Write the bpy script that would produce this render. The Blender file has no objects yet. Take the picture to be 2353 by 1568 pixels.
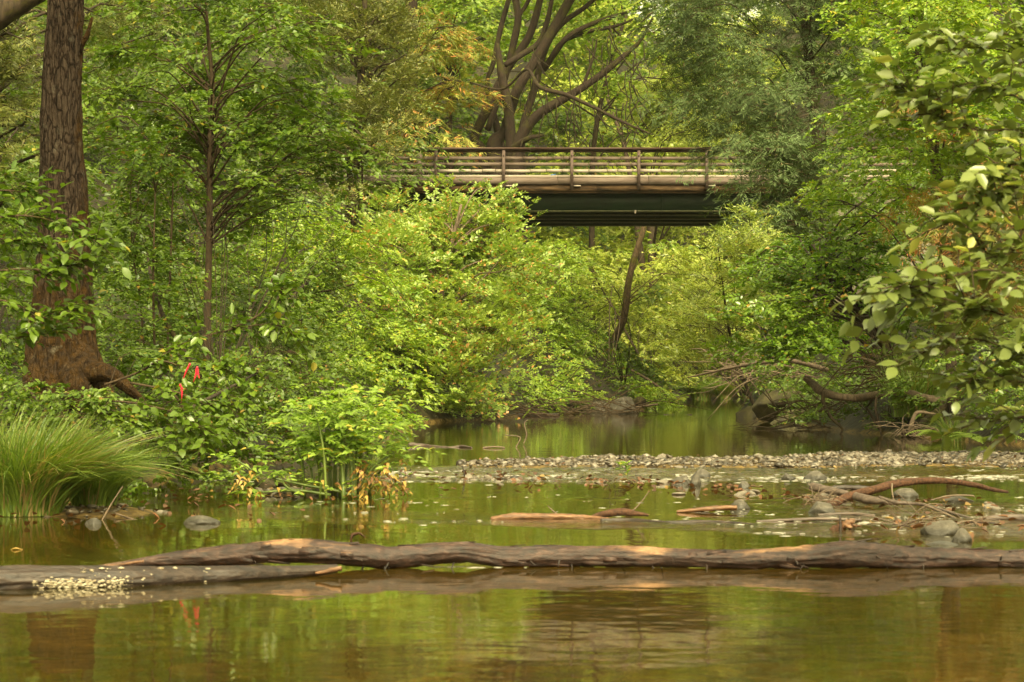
import bpy, math, random
import numpy as np
from mathutils import Vector
random.seed(7)
sc = bpy.context.scene
col = sc.collection
R = math.radians
# ---------------------------------------------------------------- camera, sky, sun, exposure
CAM_Z, FPX, HORIZON = 1.01, 5556.0, 870.0
cam = bpy.data.objects.new('camera', bpy.data.cameras.new('camera'))
col.objects.link(cam); sc.camera = cam
cam.location = (0, 0, CAM_Z); cam.rotation_euler = (R(90), 0, 0)
cam.data.lens = 85; cam.data.sensor_width = 36
cam.data.shift_y = (HORIZON-784)/2353
cam.data.clip_start = .1; cam.data.clip_end = 1500
cam.data.dof.use_dof = True; cam.data.dof.focus_distance = 48; cam.data.dof.aperture_fstop = 9
w = bpy.data.worlds.new('World'); sc.world = w; w.use_nodes = True
nt = w.node_tree; nt.nodes.clear()
sky = nt.nodes.new('ShaderNodeTexSky'); sky.sky_type = 'NISHITA'; sky.sun_disc = False
sky.sun_elevation = R(50); sky.sun_rotation = R(170); sky.air_density = 1.0; sky.dust_density = 4
hsv = nt.nodes.new('ShaderNodeHueSaturation'); hsv.inputs['Saturation'].default_value = .22
warm = nt.nodes.new('ShaderNodeMix'); warm.data_type = 'RGBA'; warm.blend_type = 'MULTIPLY'; warm.inputs[0].default_value = 1
warm.inputs[7].default_value = (1.0, .91, .50, 1)
bg = nt.nodes.new('ShaderNodeBackground'); bg.inputs[1].default_value = .15
wo = nt.nodes.new('ShaderNodeOutputWorld')
nt.links.new(sky.outputs[0], hsv.inputs['Color']); nt.links.new(hsv.outputs[0], warm.inputs[6])
nt.links.new(warm.outputs[2], bg.inputs[0]); nt.links.new(bg.outputs[0], wo.inputs[0])
sun = bpy.data.objects.new('sun', bpy.data.lights.new('sun', 'SUN')); col.objects.link(sun)
sun.data.energy = 1.5; sun.data.angle = R(25); sun.data.color = (1, .89, .57)
_el, _az = R(50), R(170)      # soft light from high, a little behind the camera and to the left
_d = Vector((math.sin(_az)*math.cos(_el), math.cos(_az)*math.cos(_el), math.sin(_el)))
sun.rotation_euler = _d.to_track_quat('Z', 'Y').to_euler()
vs = sc.view_settings; vs.view_transform = 'Standard'; vs.look = 'None'; vs.gamma = 1; vs.use_curve_mapping = False
vs.exposure = 1.85
cy = sc.cycles
cy.max_bounces = 8; cy.diffuse_bounces = 6; cy.glossy_bounces = 3; cy.transmission_bounces = 4; cy.transparent_max_bounces = 8
cy.use_denoising = True; cy.sample_clamp_indirect = 6; cy.caustics_reflective = False; cy.caustics_refractive = False

# ---------------------------------------------------------------- numpy helpers
rng = np.random.default_rng(11)
def P(px, py, d):
    """the world point seen at (px, py) of the 2353-wide photograph, d metres away"""
    return np.array([(px-1176.5)/FPX*d, d, CAM_Z+(HORIZON-py)/FPX*d])
def dist_w(py, z=0.0): return FPX*(CAM_Z-z)/(py-HORIZON)
def hash3(i, j, k, s=0):
    h = np.sin(i*127.1+j*311.7+k*74.7+s*53.3)*43758.5453
    return h-np.floor(h)
def noise(p, s=0):
    p = np.asarray(p, float); i = np.floor(p); f = p-i; f = f*f*(3-2*f); r = 0
    for a in (0, 1):
        for b in (0, 1):
            for c in (0, 1):
                wt = (f[..., 0] if a else 1-f[..., 0])*(f[..., 1] if b else 1-f[..., 1])*(f[..., 2] if c else 1-f[..., 2])
                r = r+wt*hash3(i[..., 0]+a, i[..., 1]+b, i[..., 2]+c, s)
    return r*2-1
def fbm(p, n=4, s=0):
    r, a = 0, 1.0
    for o in range(n): r = r+a*noise(np.asarray(p)*2**o, s+o); a *= .5
    return r
def unit(v): return v/np.maximum(np.linalg.norm(v, axis=-1, keepdims=True), 1e-9)

def link(name, me, mat=None, parent=None):
    o = bpy.data.objects.new(name, me); col.objects.link(o)
    if mat is not None:
        for m in (mat if isinstance(mat, list) else [mat]): me.materials.append(m)
    if parent is not None: o.parent = parent
    return o
def mesh(name, V, faces, smooth=False, matidx=None):
    """faces: list of int arrays, each (n, k)"""
    V = np.asarray(V, np.float32).reshape(-1, 3)
    me = bpy.data.meshes.new(name); me.vertices.add(len(V)); me.vertices.foreach_set('co', V.ravel())
    faces = [np.asarray(f, np.int32) for f in faces if len(f)]
    loops = np.concatenate([f.ravel() for f in faces])
    tot = np.concatenate([np.full(len(f), f.shape[1], np.int32) for f in faces])
    start = np.concatenate([[0], np.cumsum(tot)[:-1]]).astype(np.int32)
    me.loops.add(len(loops)); me.loops.foreach_set('vertex_index', loops)
    me.polygons.add(len(tot)); me.polygons.foreach_set('loop_start', start)
    try: me.polygons.foreach_set('loop_total', tot)
    except Exception: pass
    if smooth: me.polygons.foreach_set('use_smooth', np.ones(len(tot), bool))
    if matidx is not None: me.polygons.foreach_set('material_index', np.asarray(matidx, np.int32))
    me.update(calc_edges=True)
    return me
class MB:
    """collects pieces of ONE part"""
    def __init__(s): s.V, s.F, s.M, s.n = [], {}, {}, 0
    def add(s, V, faces, m=0):
        V = np.asarray(V, float).reshape(-1, 3)
        for f in faces:
            f = np.asarray(f, np.int64)
            if len(f):
                s.F.setdefault(f.shape[1], []).append(f+s.n); s.M.setdefault(f.shape[1], []).append(np.full(len(f), m))
        s.V.append(V); s.n += len(V)
    def build(s, name, mat, parent=None, smooth=False, off=None):
        V = np.concatenate(s.V)
        if off is not None: V = V-np.asarray(off)
        ks = sorted(s.F)
        me = mesh(name, V, [np.concatenate(s.F[k]) for k in ks], smooth, np.concatenate([np.concatenate(s.M[k]) for k in ks]))
        return link(name, me, mat, parent)
def spline(pts, n):
    pts = np.asarray(pts, float)
    if len(pts) == 2: pts = np.array([pts[0], (pts[0]+pts[1])/2, pts[1]])
    q = np.vstack([2*pts[0]-pts[1], pts, 2*pts[-1]-pts[-2]])
    t = np.linspace(0, len(pts)-1-1e-6, n); i = t.astype(int); f = (t-i)[:, None]
    a, b, c, d = q[i], q[i+1], q[i+2], q[i+3]
    return .5*((2*b)+(-a+c)*f+(2*a-5*b+4*c-d)*f*f+(-a+3*b-3*c+d)*f**3)
def tube(pts, rad, sides=8, n=None, rough=0, fr=3.0, seed=0, squash=1.0, fur=None):
    """a tapered tube along pts; returns V, [quads, caps]"""
    pts = np.asarray(pts, float); rad = np.asarray(rad, float)
    if rad.ndim == 0: rad = np.full(len(pts), float(rad))
    n = n or max(4, (len(pts)-1)*4+1)
    pr = spline(np.hstack([pts, rad[:, None]]), n); c, r = pr[:, :3], np.maximum(pr[:, 3], 1e-4)
    T = unit(np.gradient(c, axis=0))
    ref = np.array([0, 0, 1.]) if abs(np.mean(T[:, 2])) < .7 else np.array([1., 0, 0])
    A = unit(np.cross(T, ref)); B = np.cross(T, A)
    th = np.linspace(0, 2*np.pi, sides, endpoint=False)
    rr = r[:, None]*np.ones(sides)
    if rough:
        L = np.concatenate([[0], np.cumsum(np.linalg.norm(np.diff(c, axis=0), axis=1))])
        g = np.stack([np.cos(th)[None]*1.3+0*L[:, None], np.sin(th)[None]*1.3+0*L[:, None], (L/np.mean(r)/fr)[:, None]+0*th[None]], -1)
        rr = rr*(1+rough*fbm(g*1.2, 4, seed))
    if fur is not None: rr = rr*(1+fur(th, c))
    V = c[:, None]+rr[..., None]*(np.cos(th)[None, :, None]*A[:, None]+squash*np.sin(th)[None, :, None]*B[:, None])
    i = np.arange(n-1)[:, None]*sides; j = np.arange(sides)[None]; j2 = (j+1) % sides
    Q = np.stack([i+j, i+j2, i+sides+j2, i+sides+j], -1).reshape(-1, 4)
    V = V.reshape(-1, 3); V = np.vstack([V, c[0]-T[0]*r[0]*.2, c[-1]+T[-1]*r[-1]*.2]); e = n*sides
    j = np.arange(sides)
    cap = np.vstack([np.stack([np.full(sides, e), (j+1) % sides, j], -1), np.stack([np.full(sides, e+1), e-sides+j, e-sides+(j+1) % sides], -1)])
    return V, [Q, cap]
def box(mb, lo, hi, m=0, jit=0):
    lo, hi = np.asarray(lo, float), np.asarray(hi, float)
    V = np.array([[x, y, z] for x in (lo[0], hi[0]) for y in (lo[1], hi[1]) for z in (lo[2], hi[2])])
    if jit: V = V+rng.normal(0, jit, V.shape)
    mb.add(V, [[[0, 1, 3, 2], [4, 6, 7, 5], [0, 4, 5, 1], [2, 3, 7, 6], [0, 2, 6, 4], [1, 5, 7, 3]]], m)
def tag(o, label=None, cat=None, group=None, kind=None):
    if label: o['label'] = label
    if cat: o['category'] = cat
    if group: o['group'] = group
    if kind: o['kind'] = kind
    return o
def thing(name, loc, label, cat, group=None):
    o = bpy.data.objects.new(name, None); col.objects.link(o); o.location = [float(v) for v in loc]; o.empty_display_size = .2
    return tag(o, label, cat, group)

# ---------------------------------------------------------------- materials
class NT:
    def __init__(s, name):
        s.m = bpy.data.materials.new(name); s.m.use_nodes = True; s.t = s.m.node_tree; s.t.nodes.clear()
        s.out = s.t.nodes.new('ShaderNodeOutputMaterial')
    def n(s, ty, **kw):
        nd = s.t.nodes.new(ty)
        for k, v in kw.items():
            if k.startswith('i_'): nd.inputs[k[2:].replace('_', ' ')].default_value = v
            else: setattr(nd, k, v)
        return nd
    def l(s, a, b): s.t.links.new(a, b)
    def ramp(s, src, stops, interp='LINEAR'):
        r = s.n('ShaderNodeValToRGB'); r.color_ramp.interpolation = interp; e = r.color_ramp.elements
        while len(e) < len(stops): e.new(.5)
        for k, (p, c) in enumerate(stops):
            e[k].position = p; e[k].color = (*c, 1) if len(c) == 3 else c
        s.l(src, r.inputs[0]); return r.outputs[0]
    def noise(s, scale, detail=4, vec=None, rough=.55, coord='Object'):
        t = s.n('ShaderNodeTexNoise'); t.inputs['Scale'].default_value = scale; t.inputs['Detail'].default_value = detail
        t.inputs['Roughness'].default_value = rough
        if vec is None:
            if not hasattr(s, 'tc'): s.tc = s.n('ShaderNodeTexCoord')
            vec = s.tc.outputs[coord]
        s.l(vec, t.inputs['Vector']); return t.outputs['Fac']
    def mapped(s, scale, coord='Object'):
        if not hasattr(s, 'tc'): s.tc = s.n('ShaderNodeTexCoord')
        m = s.n('ShaderNodeMapping'); m.inputs['Scale'].default_value = scale; s.l(s.tc.outputs[coord], m.inputs[0]); return m.outputs[0]
    def math(s, op, a, b=None, c=None, clamp=False):
        m = s.n('ShaderNodeMath', operation=op, use_clamp=clamp)
        for k, v in enumerate((a, b, c)):
            if v is None: continue
            if isinstance(v, (int, float)): m.inputs[k].default_value = v
            else: s.l(v, m.inputs[k])
        return m.outputs[0]
    def mix(s, f, a, b, mode='MIX'):
        m = s.n('ShaderNodeMix', data_type='RGBA', blend_type=mode)
        for k, v in ((0, f), (6, a), (7, b)):
            if isinstance(v, (int, float)): m.inputs[k].default_value = v
            elif isinstance(v, tuple): m.inputs[k].default_value = (*v, 1)
            else: s.l(v, m.inputs[k])
        return m.outputs[2]
    def bump(s, h, dist=.01, strength=1):
        b = s.n('ShaderNodeBump'); b.inputs['Distance'].default_value = dist; b.inputs['Strength'].default_value = strength
        s.l(h, b.inputs['Height']); return b.outputs[0]
    def pbr(s, colr, rough=.6, nor=None, spec=.5):
        p = s.n('ShaderNodeBsdfPrincipled')
        if isinstance(colr, tuple): p.inputs['Base Color'].default_value = (*colr, 1)
        else: s.l(colr, p.inputs['Base Color'])
        if isinstance(rough, (int, float)): p.inputs['Roughness'].default_value = rough
        else: s.l(rough, p.inputs['Roughness'])
        p.inputs['Specular IOR Level'].default_value = spec
        if nor is not None: s.l(nor, p.inputs['Normal'])
        return p
    def done(s, sh): s.l(sh, s.out.inputs[0]); return s.m
LK = 1.25
def leaf_mat(name, c1, c2, accent=None, acc=.04, rough=.34, trans=.36, patch=.5, spec=.7):
    """c1..c2: the range single leaves take; accent: the share of turned leaves"""
    c1, c2 = [tuple(min(.8, v*k) for v, k in zip(c, (LK*1.22, LK*1.0, LK*.78))) for c in (c1, c2)]
    t = NT(name); g = t.n('ShaderNodeNewGeometry'); rnd = g.outputs['Random Per Island']
    big = t.noise(.55, 3)
    f = t.math('ADD', t.math('MULTIPLY', rnd, 1-patch*.6), t.math('MULTIPLY', t.math('SUBTRACT', big, .5), patch*1.9))
    c = t.mix(t.math('MULTIPLY', f, 1, clamp=True), c1, c2)
    if accent:
        r2 = t.math('FRACT', t.math('MULTIPLY', rnd, 37.7))
        clump = t.math('MULTIPLY', t.math('SUBTRACT', t.noise(.9, 3), .42, clamp=True), 6*acc)
        c = t.mix(t.math('LESS_THAN', r2, t.math('ADD', clump, acc*.3)), c, accent)
    p = t.pbr(c, rough, None, spec)
    tr = t.n('ShaderNodeBsdfTranslucent'); tc = t.mix(1.0, c, (1.25, 1.35, .55), 'MULTIPLY'); t.l(tc, tr.inputs[0])
    m = t.n('ShaderNodeMixShader'); m.inputs[0].default_value = trans; t.l(p.outputs[0], m.inputs[1]); t.l(tr.outputs[0], m.inputs[2])
    return t.done(m.outputs[0])
def bark_mat(name, a, b, scale=(6, 6, 1.4), moss=None, moss_amt=.5, depth=.02, rough=.85, side=None):
    t = NT(name); v = t.mapped(scale); n1 = t.noise(3, 8, v, .65); n2 = t.noise(14, 4, v)
    c = t.ramp(t.math('ADD', t.math('MULTIPLY', n1, .75), t.math('MULTIPLY', n2, .25)), [(.36, a), (.62, b)])
    if moss:
        mk = t.math('ADD', t.noise(2.2, 5), moss_amt-.5)
        if side is not None:
            sp = t.n('ShaderNodeSeparateXYZ'); t.l(t.tc.outputs['Object'], sp.inputs[0])
            lean = t.math('MULTIPLY_ADD', sp.outputs[0], side[0], side[2]); low = t.math('MULTIPLY_ADD', sp.outputs[2], side[1], side[3])
            mk = t.math('ADD', mk, t.math('MAXIMUM', lean, low))
        mk = t.math('MULTIPLY', t.math('SUBTRACT', mk, .48), 7, clamp=True)
        mc = t.ramp(t.noise(9, 5), [(.35, tuple(x*.45 for x in moss)), (.65, moss)])
        c = t.mix(mk, c, mc)
    return t.done(t.pbr(c, rough, t.bump(n1, depth), .3).outputs[0])

M = {}
M['alder'] = leaf_mat('alder leaf', (.035, .085, .008), (.115, .20, .022), (.30, .26, .03), .02, .36)
M['shade'] = leaf_mat('shade leaf', (.036, .085, .008), (.110, .190, .018), (.22, .14, .02), .03, .45)
M['olive'] = leaf_mat('bay leaf', (.050, .075, .018), (.135, .165, .050), (.24, .20, .05), .05, .40, .25)
M['rose'] = leaf_mat('turning leaf', (.100, .190, .035), (.280, .400, .125), (.50, .26, .09), .10, .42)
M['lime'] = leaf_mat('lime leaf', (.160, .250, .040), (.380, .480, .150), (.45, .38, .06), .05, .45)  # bright distant haze put into the pale leaf colour
M['maple'] = leaf_mat('maple leaf', (.070, .160, .012), (.230, .340, .040), (.34, .30, .03), .05, .45)
M['willow'] = leaf_mat('willow leaf', (.100, .170, .028), (.280, .360, .090), (.4, .3, .06), .03, .30)
M['glossy'] = leaf_mat('glossy leaf', (.045, .115, .010), (.140, .240, .030), (.4, .25, .05), .03, .27, .35, .5, .7)
M['redwood'] = leaf_mat('redwood needles', (.032, .062, .024), (.085, .145, .072), (.12, .09, .04), .06, .6, .15, .5, .25)
M['sequoia'] = leaf_mat('turning redwood needles', (.110, .160, .028), (.270, .290, .070), (.46, .18, .045), .22, .5, .25)
M['rust'] = leaf_mat('rusty needles', (.075, .085, .02), (.17, .15, .035), (.30, .10, .022), .28, .55, .25)
M['broad'] = leaf_mat('near alder leaf', (.055, .095, .026), (.145, .205, .068), (.3, .3, .06), .03, .34, .3, .4, .8)
M['umbel'] = leaf_mat('water plant leaf', (.10, .20, .028), (.22, .35, .07), (.42, .34, .05), .10, .5, .4)
M['withered'] = leaf_mat('withered leaf', (.20, .15, .035), (.33, .25, .07), (.17, .075, .02), .3, .6, .3)
M['fern'] = leaf_mat('fern', (.08, .15, .02), (.17, .26, .04), (.3, .25, .05), .04, .5)
M['grass'] = leaf_mat('sedge blade', (.045, .10, .014), (.16, .25, .045), (.30, .22, .09), .16, .45, .35)
M['litter'] = leaf_mat('leaf litter', (.040, .020, .010), (.12, .055, .018), (.22, .13, .03), .18, .55, .15)
def furrowed():
    t = NT('furrowed bark'); v = t.mapped((13, 13, 2.6)); d = t.n('ShaderNodeVectorMath', operation='ADD'); nz = t.n('ShaderNodeTexNoise'); nz.inputs['Scale'].default_value = 3; nz.inputs['Detail'].default_value = 4
    t.l(t.tc.outputs['Object'], nz.inputs['Vector']); sc_ = t.n('ShaderNodeVectorMath', operation='SCALE'); sc_.inputs['Scale'].default_value = 1.5; t.l(nz.outputs['Color'], sc_.inputs[0]); t.l(v, d.inputs[0]); t.l(sc_.outputs[0], d.inputs[1])
    vo = t.n('ShaderNodeTexVoronoi', feature='DISTANCE_TO_EDGE'); vo.inputs['Scale'].default_value = 1.7; t.l(d.outputs[0], vo.inputs['Vector'])
    edge = t.math('MULTIPLY', vo.outputs['Distance'], 7, clamp=True); fine = t.noise(5, 8, v, .7)
    h = t.math('ADD', t.math('MULTIPLY', edge, .28), t.math('MULTIPLY', fine, .95))
    c = t.ramp(h, [(.44, (.008, .005, .003)), (.64, (.042, .026, .018)), (.88, (.105, .076, .056))])
    sp = t.n('ShaderNodeSeparateXYZ'); t.l(t.tc.outputs['Object'], sp.inputs[0])
    side = t.math('MULTIPLY_ADD', sp.outputs[0], 2.4, -.26); low = t.math('MULTIPLY_ADD', sp.outputs[2], -.26, .46)
    mk = t.math('ADD', t.noise(3.2, 6), t.math('MAXIMUM', side, t.math('MAXIMUM', low, -.12)))
    mk = t.math('MULTIPLY', t.math('SUBTRACT', mk, .54), 6, clamp=True)
    mk = t.math('MULTIPLY', mk, t.math('ADD', t.math('MULTIPLY', t.noise(26, 4), 1.2), .1, clamp=True))
    c = t.mix(mk, c, t.ramp(t.noise(14, 5), [(.35, (.016, .008, .002)), (.65, (.080, .038, .005))]))
    lich = t.math('MULTIPLY', t.math('SUBTRACT', t.noise(7, 6), .62), 9, clamp=True); c = t.mix(t.math('MULTIPLY', lich, .6), c, (.17, .155, .12)); h = t.math('ADD', h, t.math('MULTIPLY', t.noise(22, 5, None, .7), .45))
    return t.done(t.pbr(c, .95, t.bump(h, .06), .15).outputs[0])
M['trunk'] = furrowed()
M['bark'] = bark_mat('dark bark', (.012, .008, .005), (.052, .034, .020), (5, 5, 1.2), (.06, .05, .006), .44)
M['mossy'] = bark_mat('mossy bark', (.009, .005, .003), (.036, .021, .013), (5, 5, 1.2), (.045, .038, .006), .47, .05)
M['stemmoss'] = bark_mat('pale mossy bark', (.035, .023, .012), (.16, .105, .055), (6, 6, 2.5), (.12, .105, .014), .5, .03)  # paler brown bark with moss patches
M['pale_bark'] = bark_mat('pale bark', (.05, .034, .022), (.16, .115, .08), (8, 8, 2))
M['twig'] = bark_mat('twig bark', (.022, .014, .008), (.085, .055, .03), (10, 10, 3), (.06, .05, .008), .4)
M['redbranch'] = bark_mat('rough red brown bark', (.018, .008, .005), (.095, .042, .021), (16, 16, 16), None, 0, .008, .8)
def log_mat():
    t = NT('wet log bark'); v = t.mapped((3.2, 8, 8)); n1 = t.noise(4, 9, v, .7); n2 = t.noise(2.2, 4, t.mapped((1, 2.5, 2.5)))
    g = t.n('ShaderNodeNewGeometry'); sp = t.n('ShaderNodeSeparateXYZ'); t.l(g.outputs['Normal'], sp.inputs[0])
    c = t.ramp(n1, [(.36, (.008, .0035, .0025)), (.53, (.038, .017, .012)), (.72, (.11, .058, .042))])
    bare = t.math('MULTIPLY', t.math('SUBTRACT', t.math('ADD', n2, t.math('MULTIPLY', sp.outputs[2], .15)), .69), 9, clamp=True)
    c = t.mix(bare, c, t.ramp(t.noise(12, 4, v), [(.3, (.16, .07, .03)), (.7, (.33, .19, .10))]))
    return t.done(t.pbr(c, .48, t.bump(n1, .012), .5).outputs[0])
M['log'] = log_mat()
def simple(name, stops, scale, rough=.6, det=6, bd=.004, vs_=None, spec=.5, isl=0):
    t = NT(name); v = t.mapped(vs_) if vs_ else None; n1 = t.noise(scale, det, v, .6)
    f = n1
    if isl:
        g = t.n('ShaderNodeNewGeometry')
        f = t.math('ADD', t.math('MULTIPLY', n1, 1-isl), t.math('MULTIPLY', g.outputs['Random Per Island'], isl))
    c = t.ramp(f, stops)
    return t.done(t.pbr(c, rough, t.bump(n1, bd), spec).outputs[0])
M['darklog'] = simple('dark sodden log', [(.35, (.008, .004, .003)), (.58, (.034, .020, .014)), (.75, (.075, .052, .040))], 5, .5, 8, .012, (1, 6, 6))
M['orange_wood'] = simple('bare orange wood', [(.3, (.045, .018, .007)), (.55, (.15, .068, .028)), (.75, (.30, .18, .10))], 6, .5, 8, .01, (1.5, 9, 9))
M['driftwood'] = simple('grey driftwood', [(.3, (.03, .018, .013)), (.7, (.12, .085, .065))], 8, .55, 6, .004, (1, 6, 6))
M['stone'] = simple('river stone', [(.15, (.020, .014, .008)), (.5, (.070, .052, .034)), (.72, (.13, .105, .078)), (.9, (.22, .19, .155))], 9, .42, 8, .006, None, .5, .75)
def boulder_mat():
    t = NT('boulder'); n1 = t.noise(6, 9, None, .7); n2 = t.noise(40, 4); c = t.ramp(t.math('ADD', t.math('MULTIPLY', n1, .7), t.math('MULTIPLY', n2, .3)), [(.36, (.035, .028, .020)), (.52, (.085, .072, .054)), (.66, (.16, .145, .12))])
    g = t.n('ShaderNodeNewGeometry'); sp = t.n('ShaderNodeSeparateXYZ'); t.l(g.outputs['Position'], sp.inputs[0])
    wet = t.math('MULTIPLY', t.math('SUBTRACT', t.math('ADD', .035, t.math('MULTIPLY', n1, .03)), sp.outputs[2]), 40, clamp=True)
    c = t.mix(t.math('MULTIPLY', wet, .75), c, (.016, .013, .008)); return t.done(t.pbr(c, t.math('MULTIPLY_ADD', wet, -.35, .7), t.bump(n1, .03), .5).outputs[0])
M['boulder'] = boulder_mat()
M['grit'] = simple('wet grit', [(.15, (.015, .010, .006)), (.6, (.055, .038, .024)), (.9, (.12, .095, .07))], 9, .35, 5, .002, None, .5, .75)
M['mossrock'] = simple('mossy rock', [(.35, (.018, .013, .007)), (.5, (.045, .038, .008)), (.7, (.075, .055, .035))], 3, .8, 9, .04)
M['rail'] = simple('weathered rail timber', [(.25, (.05, .033, .026)), (.5, (.115, .08, .065)), (.8, (.21, .165, .14))], 7, .7, 7, .01, (.5, 3, 5), .3, .35)
M['cap'] = simple('dark cap timber', [(.3, (.028, .014, .010)), (.7, (.08, .045, .034))], 5, .6, 6, .006, (.4, 3, 5), .3)
M['post'] = simple('post timber', [(.3, (.045, .028, .023)), (.7, (.12, .08, .068))], 6, .65, 6, .008, (4, 4, .8), .3)
M['kerb'] = simple('pale kerb timber', [(.25, (.15, .115, .09)), (.7, (.38, .32, .27))], 5, .7, 7, .01, (.5, 3, 5), .3, .4)
M['fascia'] = simple('stained fascia timber', [(.35, (.014, .008, .004)), (.5, (.060, .030, .011)), (.7, (.14, .085, .045))], 3, .8, 9, .02, (.6, 2, 3), .3)
M['girder'] = simple('dark green girder paint', [(.3, (.004, .012, .005)), (.6, (.008, .026, .010)), (.8, (.02, .045, .015))], 2, .55, 6, .004)
M['flange'] = simple('lit girder flange', [(.3, (.03, .035, .010)), (.6, (.09, .085, .03)), (.8, (.15, .12, .05))], 5, .5)  # light on the flange edges painted in as a paler olive
M['bolt'] = simple('rusty bolt', [(.3, (.02, .012, .01)), (.7, (.07, .04, .025))], 20, .6)
M['concrete'] = simple('weathered concrete', [(.3, (.08, .065, .045)), (.7, (.15, .13, .095))], 4, .85, 8, .01)
M['tape'] = simple('pink flagging tape', [(.3, (.45, .012, .035)), (.7, (.60, .025, .06))], 4, .4)
M['blue'] = simple('blue scrap', [(.3, (.03, .15, .5)), (.7, (.05, .22, .6))], 4, .5)
M['fungus'] = simple('cream fungus', [(.3, (.24, .19, .12)), (.7, (.46, .40, .29))], 12, .6, 4, .002, None, .4, .5)
M['foam'] = simple('white foam', [(.3, (.30, .28, .22)), (.7, (.50, .48, .42))], 12, .5)  # foam white, also used for the stand-in glints of the riffles
M['stem'] = simple('green stem', [(.3, (.05, .085, .010)), (.7, (.13, .17, .025))], 4, .45, 4, .001, (4, 4, .6))
M['deadtwig'] = simple('dead twig', [(.3, (.05, .03, .02)), (.7, (.17, .12, .08))], 6, .7)

# ---------------------------------------------------------------- the ground
YL = [-30, 0, 14, 16.5, 17.5, 19.5, 22, 26, 30, 35, 45, 55, 60, 68, 75, 85, 100, 125, 160, 400]
XL = [-8, -6, -5.4, -5.0, -4.9, -4.2, -3.7, -3.4, -2.9, -2.3, -2.5, -2.2, -.8, .4, 3.4, 4.6, 6.2, 8.6, 11, 30]
YR = [-30, 0, 20, 32, 36, 43, 50, 60, 70, 85, 100, 125, 160, 400]
XR = [9, 8, 8.6, 8.2, 7.7, 7.0, 6.4, 6.3, 6.6, 9.3, 10.8, 12.6, 14, 33]
def bar(x, y):
    """height added to the bed where gravel comes up"""
    wob = .8*noise(np.stack([x*.9, y*.5, 0*x], -1), 3)
    b1 = np.clip((y-26.2-.35*np.clip(3.0-x, 0, 9)*.2+wob*.5)/1.2, 0, 1)*np.clip((33.6+wob-y+np.clip(x-6, -9, 0)*.42)/1.5, 0, 1)*np.clip((x+1.4)/.8, 0, 1)
    yc = np.interp(x, [-1.2, 0, 1.3, 2.0, 3.0, 6], [24.6, 24.2, 23.3, 21.4, 19.2, 17.2])
    b2 = np.clip(1.15-np.abs(y-yc)/np.interp(x, [-1, 1, 2.5, 6], [.9, .7, 1.1, 1.6]), 0, 1)*np.clip((x+1.3)/.6, 0, 1)*(.72+.4*wob)
    isl = np.clip(1.25-np.hypot((x+1.85)/1.25, (y-21.4)/1.7), 0, 1)*1.1
    tus = np.clip(1.2-np.hypot((x+3.2)/1.2, (y-18.2)/1.4), 0, 1)*1.2
    return np.maximum(np.maximum(b1*1.0, b2*.9), np.maximum(isl, tus))
def terrain(x, y):
    x, y = np.asarray(x, float), np.asarray(y, float)
    l, r = np.interp(y, YL, XL), np.interp(y, YR, XR)
    n = noise(np.stack([x*.35, y*.35, 0*x], -1), 5)
    s = np.maximum(l-x, x-r)+.35*n*np.clip(y/30, .3, 1)
    bed = -.08-.32*np.clip(-s/1.6, 0, 1)+.05*n
    bed = np.maximum(bed, -.34+.362*np.clip(bar(x, y), 0, 1)+.015*noise(np.stack([x*2, y*2, 0*x], -1), 9))
    sl = np.interp(y, [0, 30, 45, 70, 400], [.16, .20, .34, .62, .62])
    sp = np.maximum(s, 0)
    land = .10+.62*(1-np.exp(-sp/.8))+sl*np.minimum(sp, 40)+.25*n*np.clip(sp/3, 0, 1)
    h = np.where(s > 0, land, bed*np.clip(-s/.25, 0, 1)+.10*(1-np.clip(-s/.25, 0, 1)))
    far = np.clip((y-135)/60, 0, 1); far = far*far*(3-2*far)
    return h+far*26+np.clip(y-190, 0, 500)*.12
def grid(x0, x1, nx, y0, y1, ny, geo=1.0):
    xs = np.linspace(x0, x1, nx); ys = y0+(y1-y0)*np.linspace(0, 1, ny)**geo
    X, Y = np.meshgrid(xs, ys); V = np.stack([X, Y, terrain(X, Y)], -1).reshape(-1, 3)
    i, j = np.meshgrid(np.arange(nx-1), np.arange(ny-1)); a = (j*nx+i).ravel()
    return V, np.stack([a, a+1, a+nx+1, a+nx], -1)
def ground_mat():
    t = NT('creek ground'); g = t.n('ShaderNodeNewGeometry'); sp = t.n('ShaderNodeSeparateXYZ'); t.l(g.outputs['Position'], sp.inputs[0])
    v1 = t.n('ShaderNodeTexVoronoi'); v1.inputs['Scale'].default_value = 9; t.l(g.outputs['Position'], v1.inputs['Vector'])
    vr = t.n('ShaderNodeSeparateColor'); t.l(v1.outputs['Color'], vr.inputs[0])
    peb = t.mix(.8, t.ramp(t.noise(3, 6), [(.3, (.048, .030, .008)), (.7, (.135, .086, .024))]), t.ramp(vr.outputs[0], [(.1, (.12, .11, .10)), (.9, (.85, .84, .82))]), 'SOFT_LIGHT')
    soil = t.ramp(t.noise(2.5, 8), [(.35, (.010, .008, .004)), (.55, (.026, .021, .008)), (.7, (.05, .042, .013))])
    f = t.math('MULTIPLY', t.math('SUBTRACT', sp.outputs[2], .035), 20, clamp=True)
    c = t.mix(f, peb, soil)
    return t.done(t.pbr(c, .7, t.bump(t.math('ADD', t.noise(9, 6), t.math('MULTIPLY', v1.outputs['Distance'], -.6)), .04), .3).outputs[0])
gm = MB(); V, Q = grid(-12, 16, 180, 2, 70, 300, 1.25); gm.add(V, [Q])
ground = gm.build('ground', ground_mat(), None, True); tag(ground, kind='structure')
gf = MB(); V, Q = grid(-320, 340, 130, -60, 520, 150); keep = V[Q[:, 0]]
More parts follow.
